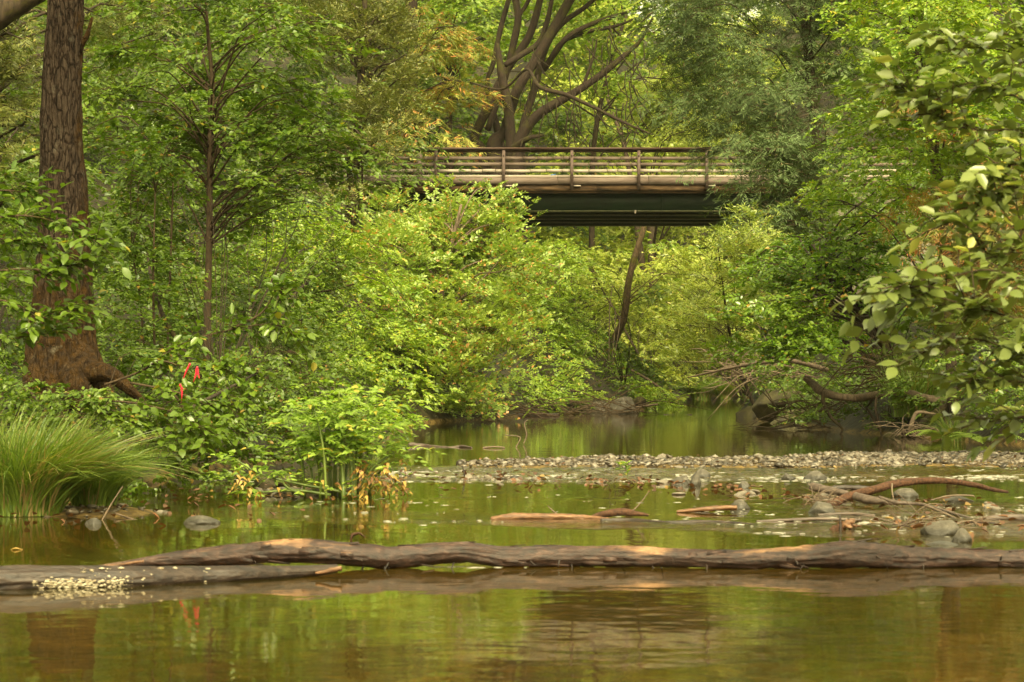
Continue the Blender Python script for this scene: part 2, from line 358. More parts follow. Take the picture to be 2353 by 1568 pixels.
inside = (V[Q][:, :, 0].min(1) > -12) & (V[Q][:, :, 0].max(1) < 16) & (V[Q][:, :, 1].min(1) > 2) & (V[Q][:, :, 1].max(1) < 70)
V = V.copy(); near = (V[:, 0] > -12) & (V[:, 0] < 16) & (V[:, 1] > 2) & (V[:, 1] < 70); V[near, 2] -= .6
midz = (V[:, 0] > -12) & (V[:, 0] < 32) & (V[:, 1] > 68) & (V[:, 1] < 143); V[midz, 2] -= 2.5
gf.add(V, [Q[~inside]])
V2, Q2 = grid(-14, 34, 130, 69.5, 145, 170); gf.add(V2, [Q2])
tag(gf.build('hillside', ground.data.materials[0], None, True), kind='structure')

# ---------------------------------------------------------------- the water
def water_mat():
    t = NT('creek water'); g = t.n('ShaderNodeNewGeometry'); pos = g.outputs['Position']
    sp = t.n('ShaderNodeSeparateXYZ'); t.l(pos, sp.inputs[0]); x, y = sp.outputs[0], sp.outputs[1]
    def band(v, a, b, c, d):   # 0 below a, 1 from b to c, 0 past d
        u = t.n('ShaderNodeMapRange', interpolation_type='SMOOTHSTEP'); t.l(v, u.inputs[0]); u.inputs[1].default_value = a; u.inputs[2].default_value = b
        q = t.n('ShaderNodeMapRange', interpolation_type='SMOOTHSTEP'); t.l(v, q.inputs[0]); q.inputs[1].default_value = d; q.inputs[2].default_value = c
        return t.math('MULTIPLY', u.outputs[0], q.outputs[0])
    nb = t.noise(.55, 3, pos)
    yw = t.math('ADD', y, t.math('MULTIPLY', nb, 2.4))
    rif1 = t.math('MULTIPLY', band(yw, 24.3, 25.6, 28.0, 29.4), band(x, -2.2, -1.2, 30, 40))
    r2 = t.math('ADD', yw, t.math('MULTIPLY', x, .55))
    rif2 = t.math('MULTIPLY', band(x, 1.8, 3.0, 30, 40), band(yw, 16.2, 17.6, 19.5, 21.5))
    rif3 = t.math('MULTIPLY', band(r2, 17.6, 18.0, 18.5, 19.3), .22)
    rif = t.math('MAXIMUM', t.math('MAXIMUM', rif1, t.math('MULTIPLY', rif2, .75)), rif3)
    rif = t.math('MULTIPLY', rif, t.math('MULTIPLY', t.math('SUBTRACT', t.noise(2.2, 3, pos), .30, clamp=True), 3.4, clamp=True))
    calm = t.math('ADD', t.math('MULTIPLY', t.noise(2.0, 2, pos), .0028), t.math('MULTIPLY', t.noise(9, 2, pos), .0005))
    st = t.n('ShaderNodeMapping'); st.inputs['Scale'].default_value = (5, 9, 5); t.l(pos, st.inputs[0])
    chop = t.math('MULTIPLY', t.math('MULTIPLY', t.noise(1.6, 3, st.outputs[0]), .040), rif)
    nor = t.bump(t.math('ADD', calm, chop), 1.0)
    fr = t.n('ShaderNodeFresnel'); fr.inputs[0].default_value = 1.33; t.l(nor, fr.inputs['Normal'])
    gl = t.n('ShaderNodeBsdfGlossy'); gl.inputs['Roughness'].default_value = .03; t.l(nor, gl.inputs['Normal'])
    gl.inputs['Color'].default_value = (1, 1, 1, 1)
    tr = t.n('ShaderNodeBsdfTransparent'); tr.inputs[0].default_value = (.84, .70, .38, 1)
    df = t.n('ShaderNodeBsdfDiffuse'); df.inputs[0].default_value = (.060, .050, .009, 1)
    m0 = t.n('ShaderNodeMixShader'); m0.inputs[0].default_value = .27; t.l(tr.outputs[0], m0.inputs[1]); t.l(df.outputs[0], m0.inputs[2])
    m = t.n('ShaderNodeMixShader'); t.l(fr.outputs[0], m.inputs[0]); t.l(m0.outputs[0], m.inputs[1]); t.l(gl.outputs[0], m.inputs[2])
    return t.done(m.outputs[0])
def riffle(x, y):
    """where stones break the flow; 0..1"""
    w1 = noise(np.stack([x*.7, y*.7, 0*x], -1), 21); w2 = noise(np.stack([x*1.6, y*1.2, 0*x+4], -1), 22)
    a = np.clip((y-23.9+w1)/1.2, 0, 1)*np.clip((28.6+w1-y)/1.5, 0, 1)*np.clip((x+1.6)/.8, 0, 1)
    b = np.clip((x-1.6+w1)/1.2, 0, 1)*np.clip((y-15.9)/1.0, 0, 1)*np.clip((20.6-y+w1)/1.3, 0, 1)*.8
    c = np.clip(1-np.abs(y-17.0+.35*(x-1)+.3*w1)/.35, 0, 1)*np.clip((x+.2)/1, 0, 1)*.35+np.clip(1-np.abs(y-20.3+.2*w1)/.3, 0, 1)*np.clip((x+1.5)/.5, 0, 1)*.25
    return np.clip(np.maximum(np.maximum(a, b), c), 0, 1)*np.clip(.55+.9*w2, 0, 1)
xs = np.concatenate([np.linspace(-30, -3, 14)[:-1], np.arange(-3, 8.6, .062), np.linspace(8.7, 45, 14)])
ys = np.concatenate([np.linspace(-10, 15.4, 16)[:-1], np.arange(15.4, 29.6, .060), np.linspace(29.7, 180, 40)])
X_, Y_ = np.meshgrid(xs, ys); q3 = lambda a, b, k: np.stack([X_*a, Y_*b, 0*X_+k], -1)
rp = 1-np.abs(noise(q3(2.0, 2.6, 1), 31)); wave = .55*rp**2+.45*noise(q3(5.0, 7.5, 2), 32)+.2*noise(q3(9, 12, 3), 33)
Zw = riffle(X_, Y_)*wave*.032
nx_ = len(xs); a_, b_ = np.meshgrid(np.arange(nx_-1), np.arange(len(ys)-1)); k_ = (b_*nx_+a_).ravel()
wv = MB(); wv.add(np.stack([X_, Y_, Zw], -1).reshape(-1, 3), [np.stack([k_, k_+1, k_+nx_+1, k_+nx_], -1)])
tag(wv.build('creek_water', water_mat(), None, True), kind='structure')

# ---------------------------------------------------------------- the faint haze of the valley
hz = MB(); box(hz, (-340, -80, -3), (360, 540, 130)); hm = bpy.data.materials.new('haze'); hm.use_nodes = True; hm.node_tree.nodes.clear()
_o = hm.node_tree.nodes.new('ShaderNodeOutputMaterial'); _v = hm.node_tree.nodes.new('ShaderNodeVolumePrincipled'); _v.inputs['Color'].default_value = (.95, .93, .75, 1); _v.inputs['Density'].default_value = .00009
hm.node_tree.links.new(_v.outputs[0], _o.inputs['Volume']); tag(hz.build('haze', hm), kind='stuff'); cy.volume_bounces = 0
# ---------------------------------------------------------------- foliage
def px_lobe(px, py, d, rx, ry, rd):
    return P(px, py, d), np.array([rx/FPX*d, rd, ry/FPX*d])
def leaf_frames(C, Rd, n_leaves, k, L, pad_r, droop, flat, thr, g, style):
    """positions, directions and normals for about n_leaves leaves in pads inside one ellipsoid"""
    ns = max(1, int(n_leaves/k)); per = 12; npad = max(1, ns//per)
    q = unit(g.normal(size=(npad*3, 3)))*(g.random((npad*3, 1))**(1/2.6))
    c = C+q*Rd; nz = fbm(c/np.maximum(pad_r*2.2, .3), 2, 17); o = np.argsort(-(nz+g.normal(0, thr, len(nz)))); sel = o[:npad]
    q, c = q[sel], c[sel]
    ang = np.arctan2(q[:, 1]*1.0, q[:, 0])+g.normal(0, .7, npad)
    out = np.stack([np.cos(ang), np.sin(ang), 0*ang], -1)
    dr = droop+g.normal(0, .16, npad)
    out3 = unit(out+np.stack([0*dr, 0*dr, -dr], -1)); side = unit(np.cross(out3, [0, 0, 1.])); nrm = np.cross(side, out3)
    pi = np.repeat(np.arange(npad), per); m = len(pi)
    a, b = g.normal(0, .55, m), g.normal(0, .55, m)
    base = c[pi]+pad_r*(a[:, None]*out3[pi]+b[:, None]*side[pi]+(g.normal(0, flat, m)-.12*(a*a+b*b))[:, None]*nrm[pi])
    th = g.normal(0, .75, m)
    sd = unit(out3[pi]*np.cos(th)[:, None]+side[pi]*np.sin(th)[:, None]+nrm[pi]*g.normal(0 if style != 'up' else .9, .25, m)[:, None])
    sn = unit(nrm[pi]+g.normal(0, .25, (m, 3))); ss = unit(np.cross(sd, sn)); sn = np.cross(ss, sd)
    li = np.repeat(np.arange(m), k); kk = np.tile(np.arange(k), m); sgn = np.where(kk % 2, 1., -1.)
    t = (kk+.5)/k; Ls = L*(k/2*.62 if style != 'fern' else k/2*.30)
    bend = -.18*t*t
    pos = base[li]+sd[li]*(t*Ls)[:, None]+sn[li]*(bend*Ls)[:, None]
    spread = (.95 if style != 'fern' else 1.1)*(1-t*.45)
    j = g.normal(0, .22, (len(li), 1))
    ld = unit(sd[li]*np.cos(spread+j[:, 0]*.7)[:, None]+ss[li]*(sgn*np.sin(spread))[:, None]+sn[li]*(j-.12))
    ln = unit(sn[li]*.6+np.array([0, -.12, .5])+g.normal(0, .36 if style != 'fern' else .18, (len(li), 3)))
    ls = unit(np.cross(ld, ln)); ln = np.cross(ls, ld)
    return pos, ld, ls, ln, (base, sd*Ls)
def add_leaves(mb, pos, ld, ls, ln, L, W, g, detail, m=0):
    n = len(pos); l = (L*g.uniform(.65, 1.2, n))[:, None]; wd = (W*g.uniform(.75, 1.15, n))[:, None]; up = .22*wd
    if detail < 0:
        a = pos-ls*wd*.5; b = pos+ls*wd*.5; V = np.stack([a+ln*up, b, pos+ld*l], 1); mb.add(V, [np.arange(n*3).reshape(n, 3)], m)
    elif detail == 0:
        V = np.stack([pos, pos+ld*l*.45+ls*wd*.5+ln*up, pos+ld*l, pos+ld*l*.45-ls*wd*.5+ln*up], 1)
        i = np.arange(n)*4; mb.add(V, [np.concatenate([np.stack([i, i+1, i+2], -1), np.stack([i, i+2, i+3], -1)])], m)
    else:
        cl = -ln*l*.10
        V = np.stack([pos, pos+ld*l*.22+ls*wd*.40+ln*up*.8, pos+ld*l*.62+ls*wd*.44+ln*up*.6+cl*.5, pos+ld*l+cl*1.6,
                      pos+ld*l*.62-ls*wd*.44+ln*up*.6+cl*.5, pos+ld*l*.22-ls*wd*.40+ln*up*.8], 1)
        i = np.arange(n)*6
        mb.add(V, [np.concatenate([np.stack([i, i+1, i+2, i+3], -1), np.stack([i, i+3, i+4, i+5], -1)])], m)
NL = [0]
def foliage(name, lobes, mat, L, W, cov=5, k=9, pad=.6, droop=.25, flat=.10, thr=.35, style='flat', detail=None, seed=0, parent=None, twigs=True, off=None, above=None):
    g = np.random.default_rng(seed+100); mb = MB(); tw = MB(); ends = []
    for lb in lobes:
        C, Rd = px_lobe(*lb[:6]); cv = cov*(lb[6] if len(lb) > 6 else 1)
        n = int(cv*math.pi*Rd[0]*Rd[2]/(.55*L*W))
        pos, ld, ls, ln, (b, sv) = leaf_frames(C, Rd, n, k, L, pad, droop, flat, thr, g, style)
        ok = pos[:, 2] > np.maximum(terrain(pos[:, 0], pos[:, 1]), 0)+.02
        ends.append(b[::12]); NL[0] += int(ok.sum())
        dt = (1 if C[1] < 28 else (0 if C[1] < 90 else -1)) if detail is None else detail
        add_leaves(mb, pos[ok], ld[ok], ls[ok], ln[ok], L, W, g, dt)
        if twigs:
            ok = b[:, 2] > np.maximum(terrain(b[:, 0], b[:, 1]), 0)+.05
            b, sv = b[ok], sv[ok]
            if twigs != 'all': b, sv = b[::3], sv[::3]
            r = .0035+.00011*C[1]; a = np.array([0, 0, r]); s2 = unit(np.cross(sv, [0, 0, 1.]))*r
            V = np.stack([b-sv*.35-s2, b-sv*.35+s2, b+sv*.8], 1); i = np.arange(len(b))*3
            tw.add(V, [np.stack([i, i+1, i+2], -1)]); V2 = np.stack([b-sv*.35-a, b-sv*.35+a, b+sv*.8], 1); tw.add(V2, [np.stack([i, i+1, i+2], -1)])
    o = mb.build(name, mat, parent, off=off)
    if twigs and tw.n and parent is not None: tag(tw.build('twigs', M['twig'], parent, off=off), kind='stuff')
    return o, np.concatenate(ends)
def limbs(ends, trunk, n, r0, r1, mat, parent, off, g, sag=.15, name='branches', smin=0.15):
    """curved limbs from the trunk polyline out to some of the crown's pads"""
    mb = MB(); tr = spline(trunk, 60)
    idx = g.choice(len(ends), min(n, len(ends)), replace=False)
    for e in ends[idx]:
        dz = tr[:, 2]-(e[2]-.45*np.linalg.norm(tr[:, :2]-e[:2], axis=1)); s = tr[int(np.clip(np.argmin(np.abs(dz)), len(tr)*smin, len(tr)-3))]
        v = e-s; Ln = np.linalg.norm(v)
        if Ln < .2: continue
        p1 = s+v*.35+np.array([0, 0, sag*Ln])+g.normal(0, .05*Ln, 3); p2 = s+v*.7+np.array([0, 0, sag*.9*Ln])+g.normal(0, .05*Ln, 3)
        V, F = tube([s, p1, p2, e], [r0, r0*.7, r0*.4+r1*.4, r1], 5, 10); mb.add(V, F)
    if mb.n: return tag(mb.build(name, mat, parent, True, off), kind='stuff')
def tree(name, label, cat, lobes, mat, L, W, trunk=None, tr=None, bark='bark', nl=30, lr=(.05, .012), group=None, tsides=12, trough=.06, **kw):
    """thing > crown, trunk, branches, twigs; trunk: list of (px, py, d), tr: radii in px"""
    seed = kw.get('seed', 0); g = np.random.default_rng(seed+500)
    C0, _ = px_lobe(*lobes[0][:6])
    if trunk is None:
        low = max(lobes, key=lambda q: q[1]); c, rd = px_lobe(*low[:6]); x, y = c[0], c[1]
        z = float(terrain(x, y)); pts = np.array([[x, y, z-.2], [x+.1, y, z+(C0[2]-z)*.5], [C0[0], C0[1], C0[2]+rd[2]*.4]])
        rad = np.array([.028, .020, .008])*(1+C0[1]/70)
        mid_ = .5*(np.interp(y, YL, XL)+np.interp(y, YR, XR)); sg = -1 if x < mid_ else 1
        for _ in range(60):
            if terrain(pts[0][0], y) > .12: break
            pts[0][0] += sg*.15
        z = float(terrain(pts[0][0], y)); pts[0][2] = z-.2; pts[1][0] = .5*(pts[0][0]+pts[2][0])
    else:
        pts = np.array([P(*q) for q in trunk]); rad = np.array([r/FPX*q[2] for r, q in zip(tr, trunk)])
        z = float(terrain(pts[0][0], pts[0][1]))
        if pts[0][2] > z: pts = np.vstack([[pts[0][0], pts[0][1], z-.2], pts]); rad = np.concatenate([[rad[0]*1.1], rad])
    base = np.array([pts[0][0], pts[0][1], max(float(terrain(pts[0][0], pts[0][1])), 0)])
    root = thing(name, base, label, cat, group)
    V, F = tube(pts, rad, tsides, None, trough, 5, seed); tm = MB(); tm.add(V, F); tm.build('trunk', M[bark], root, True, base)
    o, ends = foliage('crown', lobes, M[mat], L*(1.0 if C0[1] < 90 else .95), W*(1.0 if C0[1] < 90 else .95), parent=root, off=base, **kw)
    tag(o, kind='stuff')
    if trunk is None: nl, lr = int(nl*.55), (lr[0]*.5, lr[1]*.6)
    if nl: limbs(ends, pts, nl, lr[0], lr[1], M[bark], root, base, g)
    return root

# ---- far woods behind everything
fw, _ = foliage('forest', [
    (-100, 150, 120, 420, 420, 6), (350, 100, 130, 420, 330, 7), (750, 100, 140, 330, 330, 7), (1150, 50, 150, 330, 260, 8),
    (1150, 420, 120, 330, 200, 5), (2000, 100, 130, 420, 330, 7), (2400, 150, 115, 400, 420, 7), (1600, -60, 165, 400, 180, 8), (1540, -70, 122, 260, 110, 5), (500, 500, 90, 450, 260, 5), (-150, 600, 60, 300, 300, 3),
    (2100, 500, 95, 400, 280, 5), (2450, 600, 60, 300, 300, 3)],
    M['shade'], .27, .19, 3.2, 9, 1.3, seed=1, twigs=False, detail=-1, thr=.25)
tag(fw, 'mass of shaded green woodland closing the view behind the bridge', 'woodland', kind='stuff')
fw, _ = foliage('forest', [(100, 200, 62, 330, 260, 3), (100, 600, 50, 330, 260, 3), (450, 350, 70, 350, 300, 3), (-150, 300, 50, 250, 400, 3), (700, 400, 85, 300, 260, 3), (720, 130, 84, 260, 220, 3), (600, 480, 60, 200, 160, 2)],
    M['shade'], .13, .08, 2.4, 9, .8, seed=9, twigs=False, detail=-1, thr=.25)
tag(fw, 'dim green woodland filling the slope behind the big mossy trunk', 'woodland', kind='stuff')
fw, _ = foliage('forest', [(1950, 600, 70, 260, 300, 3), (2250, 600, 52, 260, 330, 3), (2250, 150, 55, 300, 260, 3), (2720, 480, 46, 260, 420, 3, .6), (-420, 500, 46, 240, 400, 3, .6), (2640, 820, 40, 220, 120, 2, .6)],
    M['shade'], .15, .095, 2.4, 9, .8, seed=19, twigs=False, detail=-1, thr=.25)
tag(fw, 'dim green woodland on the slope behind the right bank', 'woodland', kind='stuff')
fw, _ = foliage('forest', [(1500, 200, 150, 330, 300, 8, 1.2), (1450, 560, 135, 300, 240, 6, 1.2), (1620, 760, 132, 260, 140, 5, 1.2), (1560, 480, 145, 330, 260, 6)],
    M['lime'], .24, .16, 4.4, 9, 1.2, seed=2, twigs=False, detail=-1, thr=.25)
tag(fw, 'yellow green woodland painted pale as in haze on the slope beyond the bridge', 'woodland', kind='stuff')

# ---- trees behind the bridge
tree('maple_tree', 'bright green maple foliage spreading right of the multi stemmed tree above the bridge', 'tree',
     [(1420, 40, 112, 200, 110, 4), (1580, 130, 114, 120, 90, 3), (1480, 170, 116, 150, 70, 3, .7), (1330, 280, 118, 130, 60, 3, .7), (1090, 60, 114, 150, 120, 4), (1250, -60, 112, 300, 80, 4), (1620, -20, 112, 150, 120, 4)],
     'maple', .19, .15, [(1360, 560, 115), (1365, 330, 115), (1400, 160, 115), (1440, 30, 115)], [7, 6, 5, 4], cov=2.2, pad=.9, seed=3, nl=14, lr=(.05, .02))
tree('willow_tree', 'pale yellow green willow standing beyond the bridge right of centre', 'tree',
     [(1470, 290, 128, 170, 90, 5), (1560, 230, 126, 120, 110, 4), (1380, 330, 124, 110, 60, 4, .8), (1620, 330, 120, 90, 110, 3)],
     'lime', .17, .08, [(1500, 640, 128), (1490, 450, 128), (1460, 300, 128)], [10, 8, 4], 'pale_bark', cov=3.4, pad=.8, seed=4, nl=30)
# dead pale leaning stem
def stick_thing(name, label, cat, pts, rad, mat, group=None, sides=8, rough=.08, n=None, part=None, squash=1):
    W_ = np.array([P(*q) for q in pts]); rr = np.array([r/FPX*q[2] for r, q in zip(rad, pts)])
    V, F = tube(W_, rr, sides, n, rough, 3, int(pts[0][0]) % 97, squash)
    mb = MB(); c = W_[len(W_)//2]; mb.add(V, F); o = mb.build(name, M[mat] if isinstance(mat, str) else mat, None, True, c); o.location = c
    return tag(o, label, cat, group)
stick_thing('dead_tree', 'thin pale leaning dead stem beyond the right part of the bridge rail', 'dead tree',
            [(1480, 640, 122), (1440, 360, 122), (1400, 240, 122), (1378, 150, 122), (1350, 90, 122)], [8, 5, 4, 3.5, 2], 'pale_bark')
tree('redwood_tree', 'redwood with orange turning sprays left of the multi stemmed tree', 'tree',
     [(1030, 240, 103, 110, 60, 4), (930, 300, 101, 80, 50, 3), (1010, 330, 100, 130, 35, 3), (1000, 90, 106, 120, 90, 4), (1080, 190, 102, 60, 40, 2)],
     'sequoia', .34, .055, [(945, 520, 106), (943, 300, 106), (945, 60, 106), (947, -120, 106)], [22, 18, 15, 12], 'mossy', cov=2.8, k=13, pad=1.0, droop=.35, style='fern', seed=5, nl=34)
tree('alder_tree', 'slim dark stemmed tree with green leaves seen above the redwood sprays', 'tree',
     [(1040, 60, 118, 110, 110, 4), (1100, 130, 119, 100, 70, 3), (900, 60, 117, 130, 120, 4)], 'maple', .20, .14,
     [(1030, 330, 118), (1036, 200, 118), (1040, 110, 118), (1020, 0, 118), (1010, -90, 118)], [9, 7, 7, 7, 5], 'bark', cov=2.4, pad=1, seed=6)

# ---- multi stemmed tree
D0 = 104
def multi():
    stems = [  # (points px, py, depth offset), radii px
        ([(1165, 620, 0), (1150, 420, 0), (1135, 335, 0), (1160, 300, 0), (1185, 215, -1), (1235, 130, -1), (1275, 60, -1), (1320, -20, -1), (1370, -110, -1)], [42, 30, 22, 15, 15, 14, 14, 13, 11]),
        ([(1185, 600, -1), (1178, 400, -1), (1175, 335, -1), (1168, 250, -1.2), (1152, 170, -1.2), (1143, 100, -1.2)], [36, 24, 17, 14, 12, 6]),
        ([(1140, 560, 1), (1110, 360, 1), (1090, 320, 1), (1125, 240, 1), (1165, 160, 1), (1200, 110, 1), (1225, 60, 1), (1250, -40, 1), (1270, -120, 1)], [26, 18, 14, 14, 12, 12, 11, 9, 7]),
        ([(1190, 560, 0), (1195, 400, 0), (1200, 300, 0), (1228, 205, 0), (1250, 120, 0), (1285, 60, 0), (1340, 20, 0), (1400, -30, 0)], [22, 16, 12, 11, 10, 9, 7, 5]),
        ([(1185, 500, -2), (1190, 340, -2), (1230, 270, -2), (1300, 225, -2), (1370, 180, -2), (1420, 140, -2), (1470, 95, -2), (1500, 40, -2)], [24, 18, 14, 12, 10, 8, 5, 3]),
        ([(1170, 480, 2), (1150, 330, 2), (1120, 200, 2), (1132, 150, 2), (1152, 60, 2), (1172, -20, 2), (1170, -100, 2)], [16, 12, 7, 7, 8, 7, 5]),
        ([(1120, 300, 1), (1160, 180, 1), (1180, 100, 1), (1190, 40, 1), (1180, -20, 1), (1165, -90, 1)], [8, 8, 9, 9, 8, 6]),
        ([(1250, 160, 0), (1300, 90, -1), (1360, 55, -1), (1410, 38, -1), (1450, 25, -1)], [8, 7, 5.5, 4.5, 2]),
        ([(1300, 90, 0), (1355, 72, -1), (1415, 60, -1), (1455, 45, -1)], [6, 5, 4, 2]),
        ([(1190, 40, 1), (1215, 0, 1), (1230, -60, 1)], [5, 5, 4]),
        ([(1080, 190, -1), (1155, 205, -2), (1210, 160, -3), (1240, 200, -4), (1300, 218, -4), (1360, 245, -4), (1430, 280, -4), (1500, 310, -4)], [2, 3, 3, 5, 5, 4, 3.5, 1.5]),
        ([(1340, 200, -2), (1350, 170, -2), (1365, 125, -2), (1372, 90, -2)], [4, 4, 3, 1.5]),
        ([(1180, 340, -2), (1215, 318, -2.5), (1250, 311, -2.5)], [9, 6, 3]),
        ([(1160, 150, -1), (1200, 125, -1), (1240, 95, 0), (1262, 30, 0), (1275, -50, 0)], [7, 7, 7, 6, 4]),
        ([(1095, 330, 1), (1062, 345, 1), (1030, 400, 1)], [8, 7, 5]),
    ]
    base = P(1165, 600, D0); base[2] = terrain(base[0], base[1])
    root = thing('bay_tree', base, 'large multi stemmed mossy tree fanning out behind the bridge railing', 'tree')
    for pts, rad in stems:
        q = [(a, b, D0+c) for a, b, c in pts]
        Wp = np.array([P(*z) for z in q]); rr = np.array(rad)/FPX*D0*(.8 if rad[0] > 10 else .95)
        if pts[0][1] >= 480: Wp = np.vstack([[Wp[0][0]*.5+base[0]*.5, Wp[0][1], base[2]-.4], Wp]); rr = np.concatenate([[rr[0]], rr])
        V, F = tube(Wp, rr, 14, len(Wp)*7, .10, 4, int(pts[0][0])); mb = MB(); mb.add(V, F); mb.build('stem', M['mossy'], root, True, base)
    # small bare drooping twigs
    g = np.random.default_rng(3); mb = MB()
    for k in range(70):
        x, y = g.uniform(1200, 1480), g.uniform(60, 330); a = P(x, y, D0-3); ln = g.uniform(.8, 2.2); dx = g.normal(0, .5)
        pts = [a, a+[dx*.4, 0, -ln*.4], a+[dx+.2, .1, -ln*.8], a+[dx*1.2, .2, -ln]]
        V, F = tube(pts, [.028, .022, .016, .008], 4, 7); mb.add(V, F)
    tag(mb.build('twigs', M['mossy'], root, False, base), kind='stuff')
    o, e = foliage('crown', [(1250, -90, D0, 330, 90, 5), (1500, 60, D0, 110, 80, 3, .6), (1400, 200, D0+3, 110, 60, 2, .4), (1300, 120, D0+4, 160, 90, 2, .5)], M['maple'], .17, .12, 2.6, 9, .9, seed=8, parent=root, off=base)
    tag(o, kind='stuff')
multi()

# ---------------------------------------------------------------- the bridge
def bridge():
    Y0 = 86.0; zt = lambda py, d=Y0: CAM_Z+(HORIZON-py)/FPX*d
    X = lambda px, d=Y0: (px-1176.5)/FPX*d
    base = np.array([X(1400), Y0, 0.])
    root = thing('bridge', base, 'timber railed road bridge on dark green steel girders crossing the creek', 'bridge')
    def part(name, fn, mat, label=None, smooth=False):
        mb = MB(); fn(mb); o = mb.build(name, M[mat], root, smooth, base)
        if label: o['label'] = label
        return o
    xl, xr = -11.0, 19.0; g = random.Random(5)
    YF = 95.5    # far edge
    z_cap, z_deck = zt(340), zt(413)
    # deck, fascia, kerbs
    part('deck', lambda m: box(m, (xl, Y0+.25, zt(428)), (xr, YF-.25, zt(418))), 'fascia')
    x = xl
    while x < xr:      # kerb timbers and fascia timbers, butted
        ln = g.uniform(3.2, 4.6); x2 = min(x+ln, xr)
        part('kerb_board', lambda m: box(m, (x+.006, Y0-.02, zt(424)), (x2-.006, Y0+.22, zt(409)+g.uniform(-.01, .01)), 0, .004), 'rail')
        part('kerb_cap', lambda m: box(m, (x+.006, Y0+.02, zt(408.5)), (x2-.006, Y0+.26, zt(402.5)), 0, .003), 'kerb')
        x = x2
    x = xl+1
    while x < xr:
        ln = g.uniform(4, 6); x2 = min(x+ln, xr)
        part('fascia_board', lambda m: box(m, (x+.005, Y0+.05, zt(439.5)), (x2-.005, Y0+.24, zt(425)), 0, .004), 'fascia')
        x = x2
    part('flange', lambda m: box(m, (xl, Y0+.10, zt(443.5)), (xr, Y0+.35, zt(440.3))), 'fascia')
    # posts
    ps = [1003+155*k for k in range(-3, 9)]
    ps = [p for p in ps if X(p) < xr and p > 880]
    xs = []
    for p in ps:
        cx = X(p+g.uniform(-1, 1)); xs.append(cx)
        def f(m): box(m, (cx-.055, Y0-.17, zt(436)), (cx+.055, Y0-.035, zt(346.5)), 0, .002)
        po = part('post', f, 'post')
        for py in (359, 402, 427):
            bm = MB(); V, F = tube([[cx, Y0-.195, zt(py)], [cx, Y0-.165, zt(py)]], [.028, .03], 8, 3); bm.add(V, F); bm.build('bolt', M['bolt'], po, False, base)
        if g.random() < .7: part('block', lambda m: box(m, (cx+.07, Y0-.05, zt(429)), (cx+.32, Y0+.04, zt(426)), 0, .004), 'kerb')
    for p in (965, 795, 640):
        cx = X(p, Y0+1.2); part('post', lambda m: box(m, (cx-.09, Y0+.9, zt(428)), (cx+.09, Y0+1.05, zt(347))), 'post')
    # handrail cap and rails
    x = xl+2
    while x < xr:
        x2 = min(x+g.uniform(4.5, 5.5), xr)
        part('cap_board', lambda m: box(m, (x+.004, Y0-.20, zt(345)), (x2-.004, Y0+.09, zt(340)), 0, .003), 'cap')
        part('cap_rail', lambda m: box(m, (x+.004, Y0-.03, zt(350.5)), (x2-.004, Y0+.03, zt(345.6)), 0, .003), 'cap')
        x = x2
    for r, (pt, pb) in enumerate(((360, 367.5), (374.5, 382), (389.5, 396.5))):
        for i in range(-3, len(xs)):
            a = xs[i] if i >= 0 else xs[0]+i*2.4; b = xs[i+1] if 0 <= i < len(xs)-1 else a+2.4
            if a < xl: continue
            ncut = 1
            if (r == 2) or (r == 0 and i in (1, 2)) or (r == 1 and i == 2): ncut = g.choice([4, 5, 6])
            cuts = [a]+sorted(a+(b-a)*(k+g.uniform(.25, .75))/ncut for k in range(1, ncut))+[b]
            for c0, c1 in zip(cuts[:-1], cuts[1:]):
                dz = g.uniform(-.008, .008); part('rail_board', lambda m: box(m, (c0+.009, Y0-.028, zt(pb)+dz), (c1-.009, Y0+.022, zt(pt)+dz), 0, .003), 'rail' if r < 2 else 'kerb')
    # far railing, standing on the far edge
    zf = z_deck
    part('far_rail', lambda m: [box(m, (xl, YF-.06, zf+h), (xr, YF, zf+h+.11)) for h in (.12, .38, .64)], 'rail')
    part('far_cap', lambda m: box(m, (xl, YF-.2, zf+.86), (xr, YF+.08, zf+.93)), 'cap')
    for k in range(10):
        cx = xl+1.5+k*2.9; part('post', lambda m: box(m, (cx-.07, YF+.005, zf-.3), (cx+.07, YF+.12, zf+.855)), 'post')
    # girders: the near one deep, the others step back below the deck
    def girder(y, zb, ztp, name='girder'):
        def f(m):
            box(m, (xl+1, y-.012, zb+.04), (xr, y+.012, ztp)); box(m, (xl+1, y-.2, ztp-.03), (xr, y+.2, ztp+.0))
            xx = xl+2
            while xx < xr: box(m, (xx-.01, y-.15, zb+.045), (xx+.01, y-.013, ztp-.035)); xx += 4.8
        part(name, f, 'girder'); part('girder_flange', lambda m: box(m, (xl+1, y-.20, zb), (xr, y+.20, zb+.037)), 'flange')
    zb = CAM_Z+(HORIZON-486)/FPX*86.6
    for y in (86.9, 88.9, 91.0, 93.0, 95.0): girder(y, zb, zt(428)-.006)
    for x in (-2, 2.6, 7.2, 11.8, 16): part('cross_brace', lambda m: box(m, (x-.06, 87.12, zb+.35), (x+.06, 94.78, zb+.5)), 'girder')
    part('bolt_plate', lambda m: box(m, (X(1462)-.03, 86.66, zt(489)), (X(1462)+.03, 86.69, zt(480))), 'kerb')
    for bx, ln in ((xl-3, 5.2), (11.2, 9.0)):
        def f(m):
            box(m, (bx, 85.6, -1), (bx+ln, 96.2, zb-.003)); box(m, (bx-1, 86.0, zb+.001), (bx+1.6 if bx < 0 else bx+ln, 95.9, zt(441)) if bx < 0 else (bx+ln, 95.9, zt(441)))
        part('abutment', f, 'concrete')
    part('pier', lambda m: box(m, (X(885), 86.2, 1), (X(925), 95.4, zb-.002)), 'concrete')
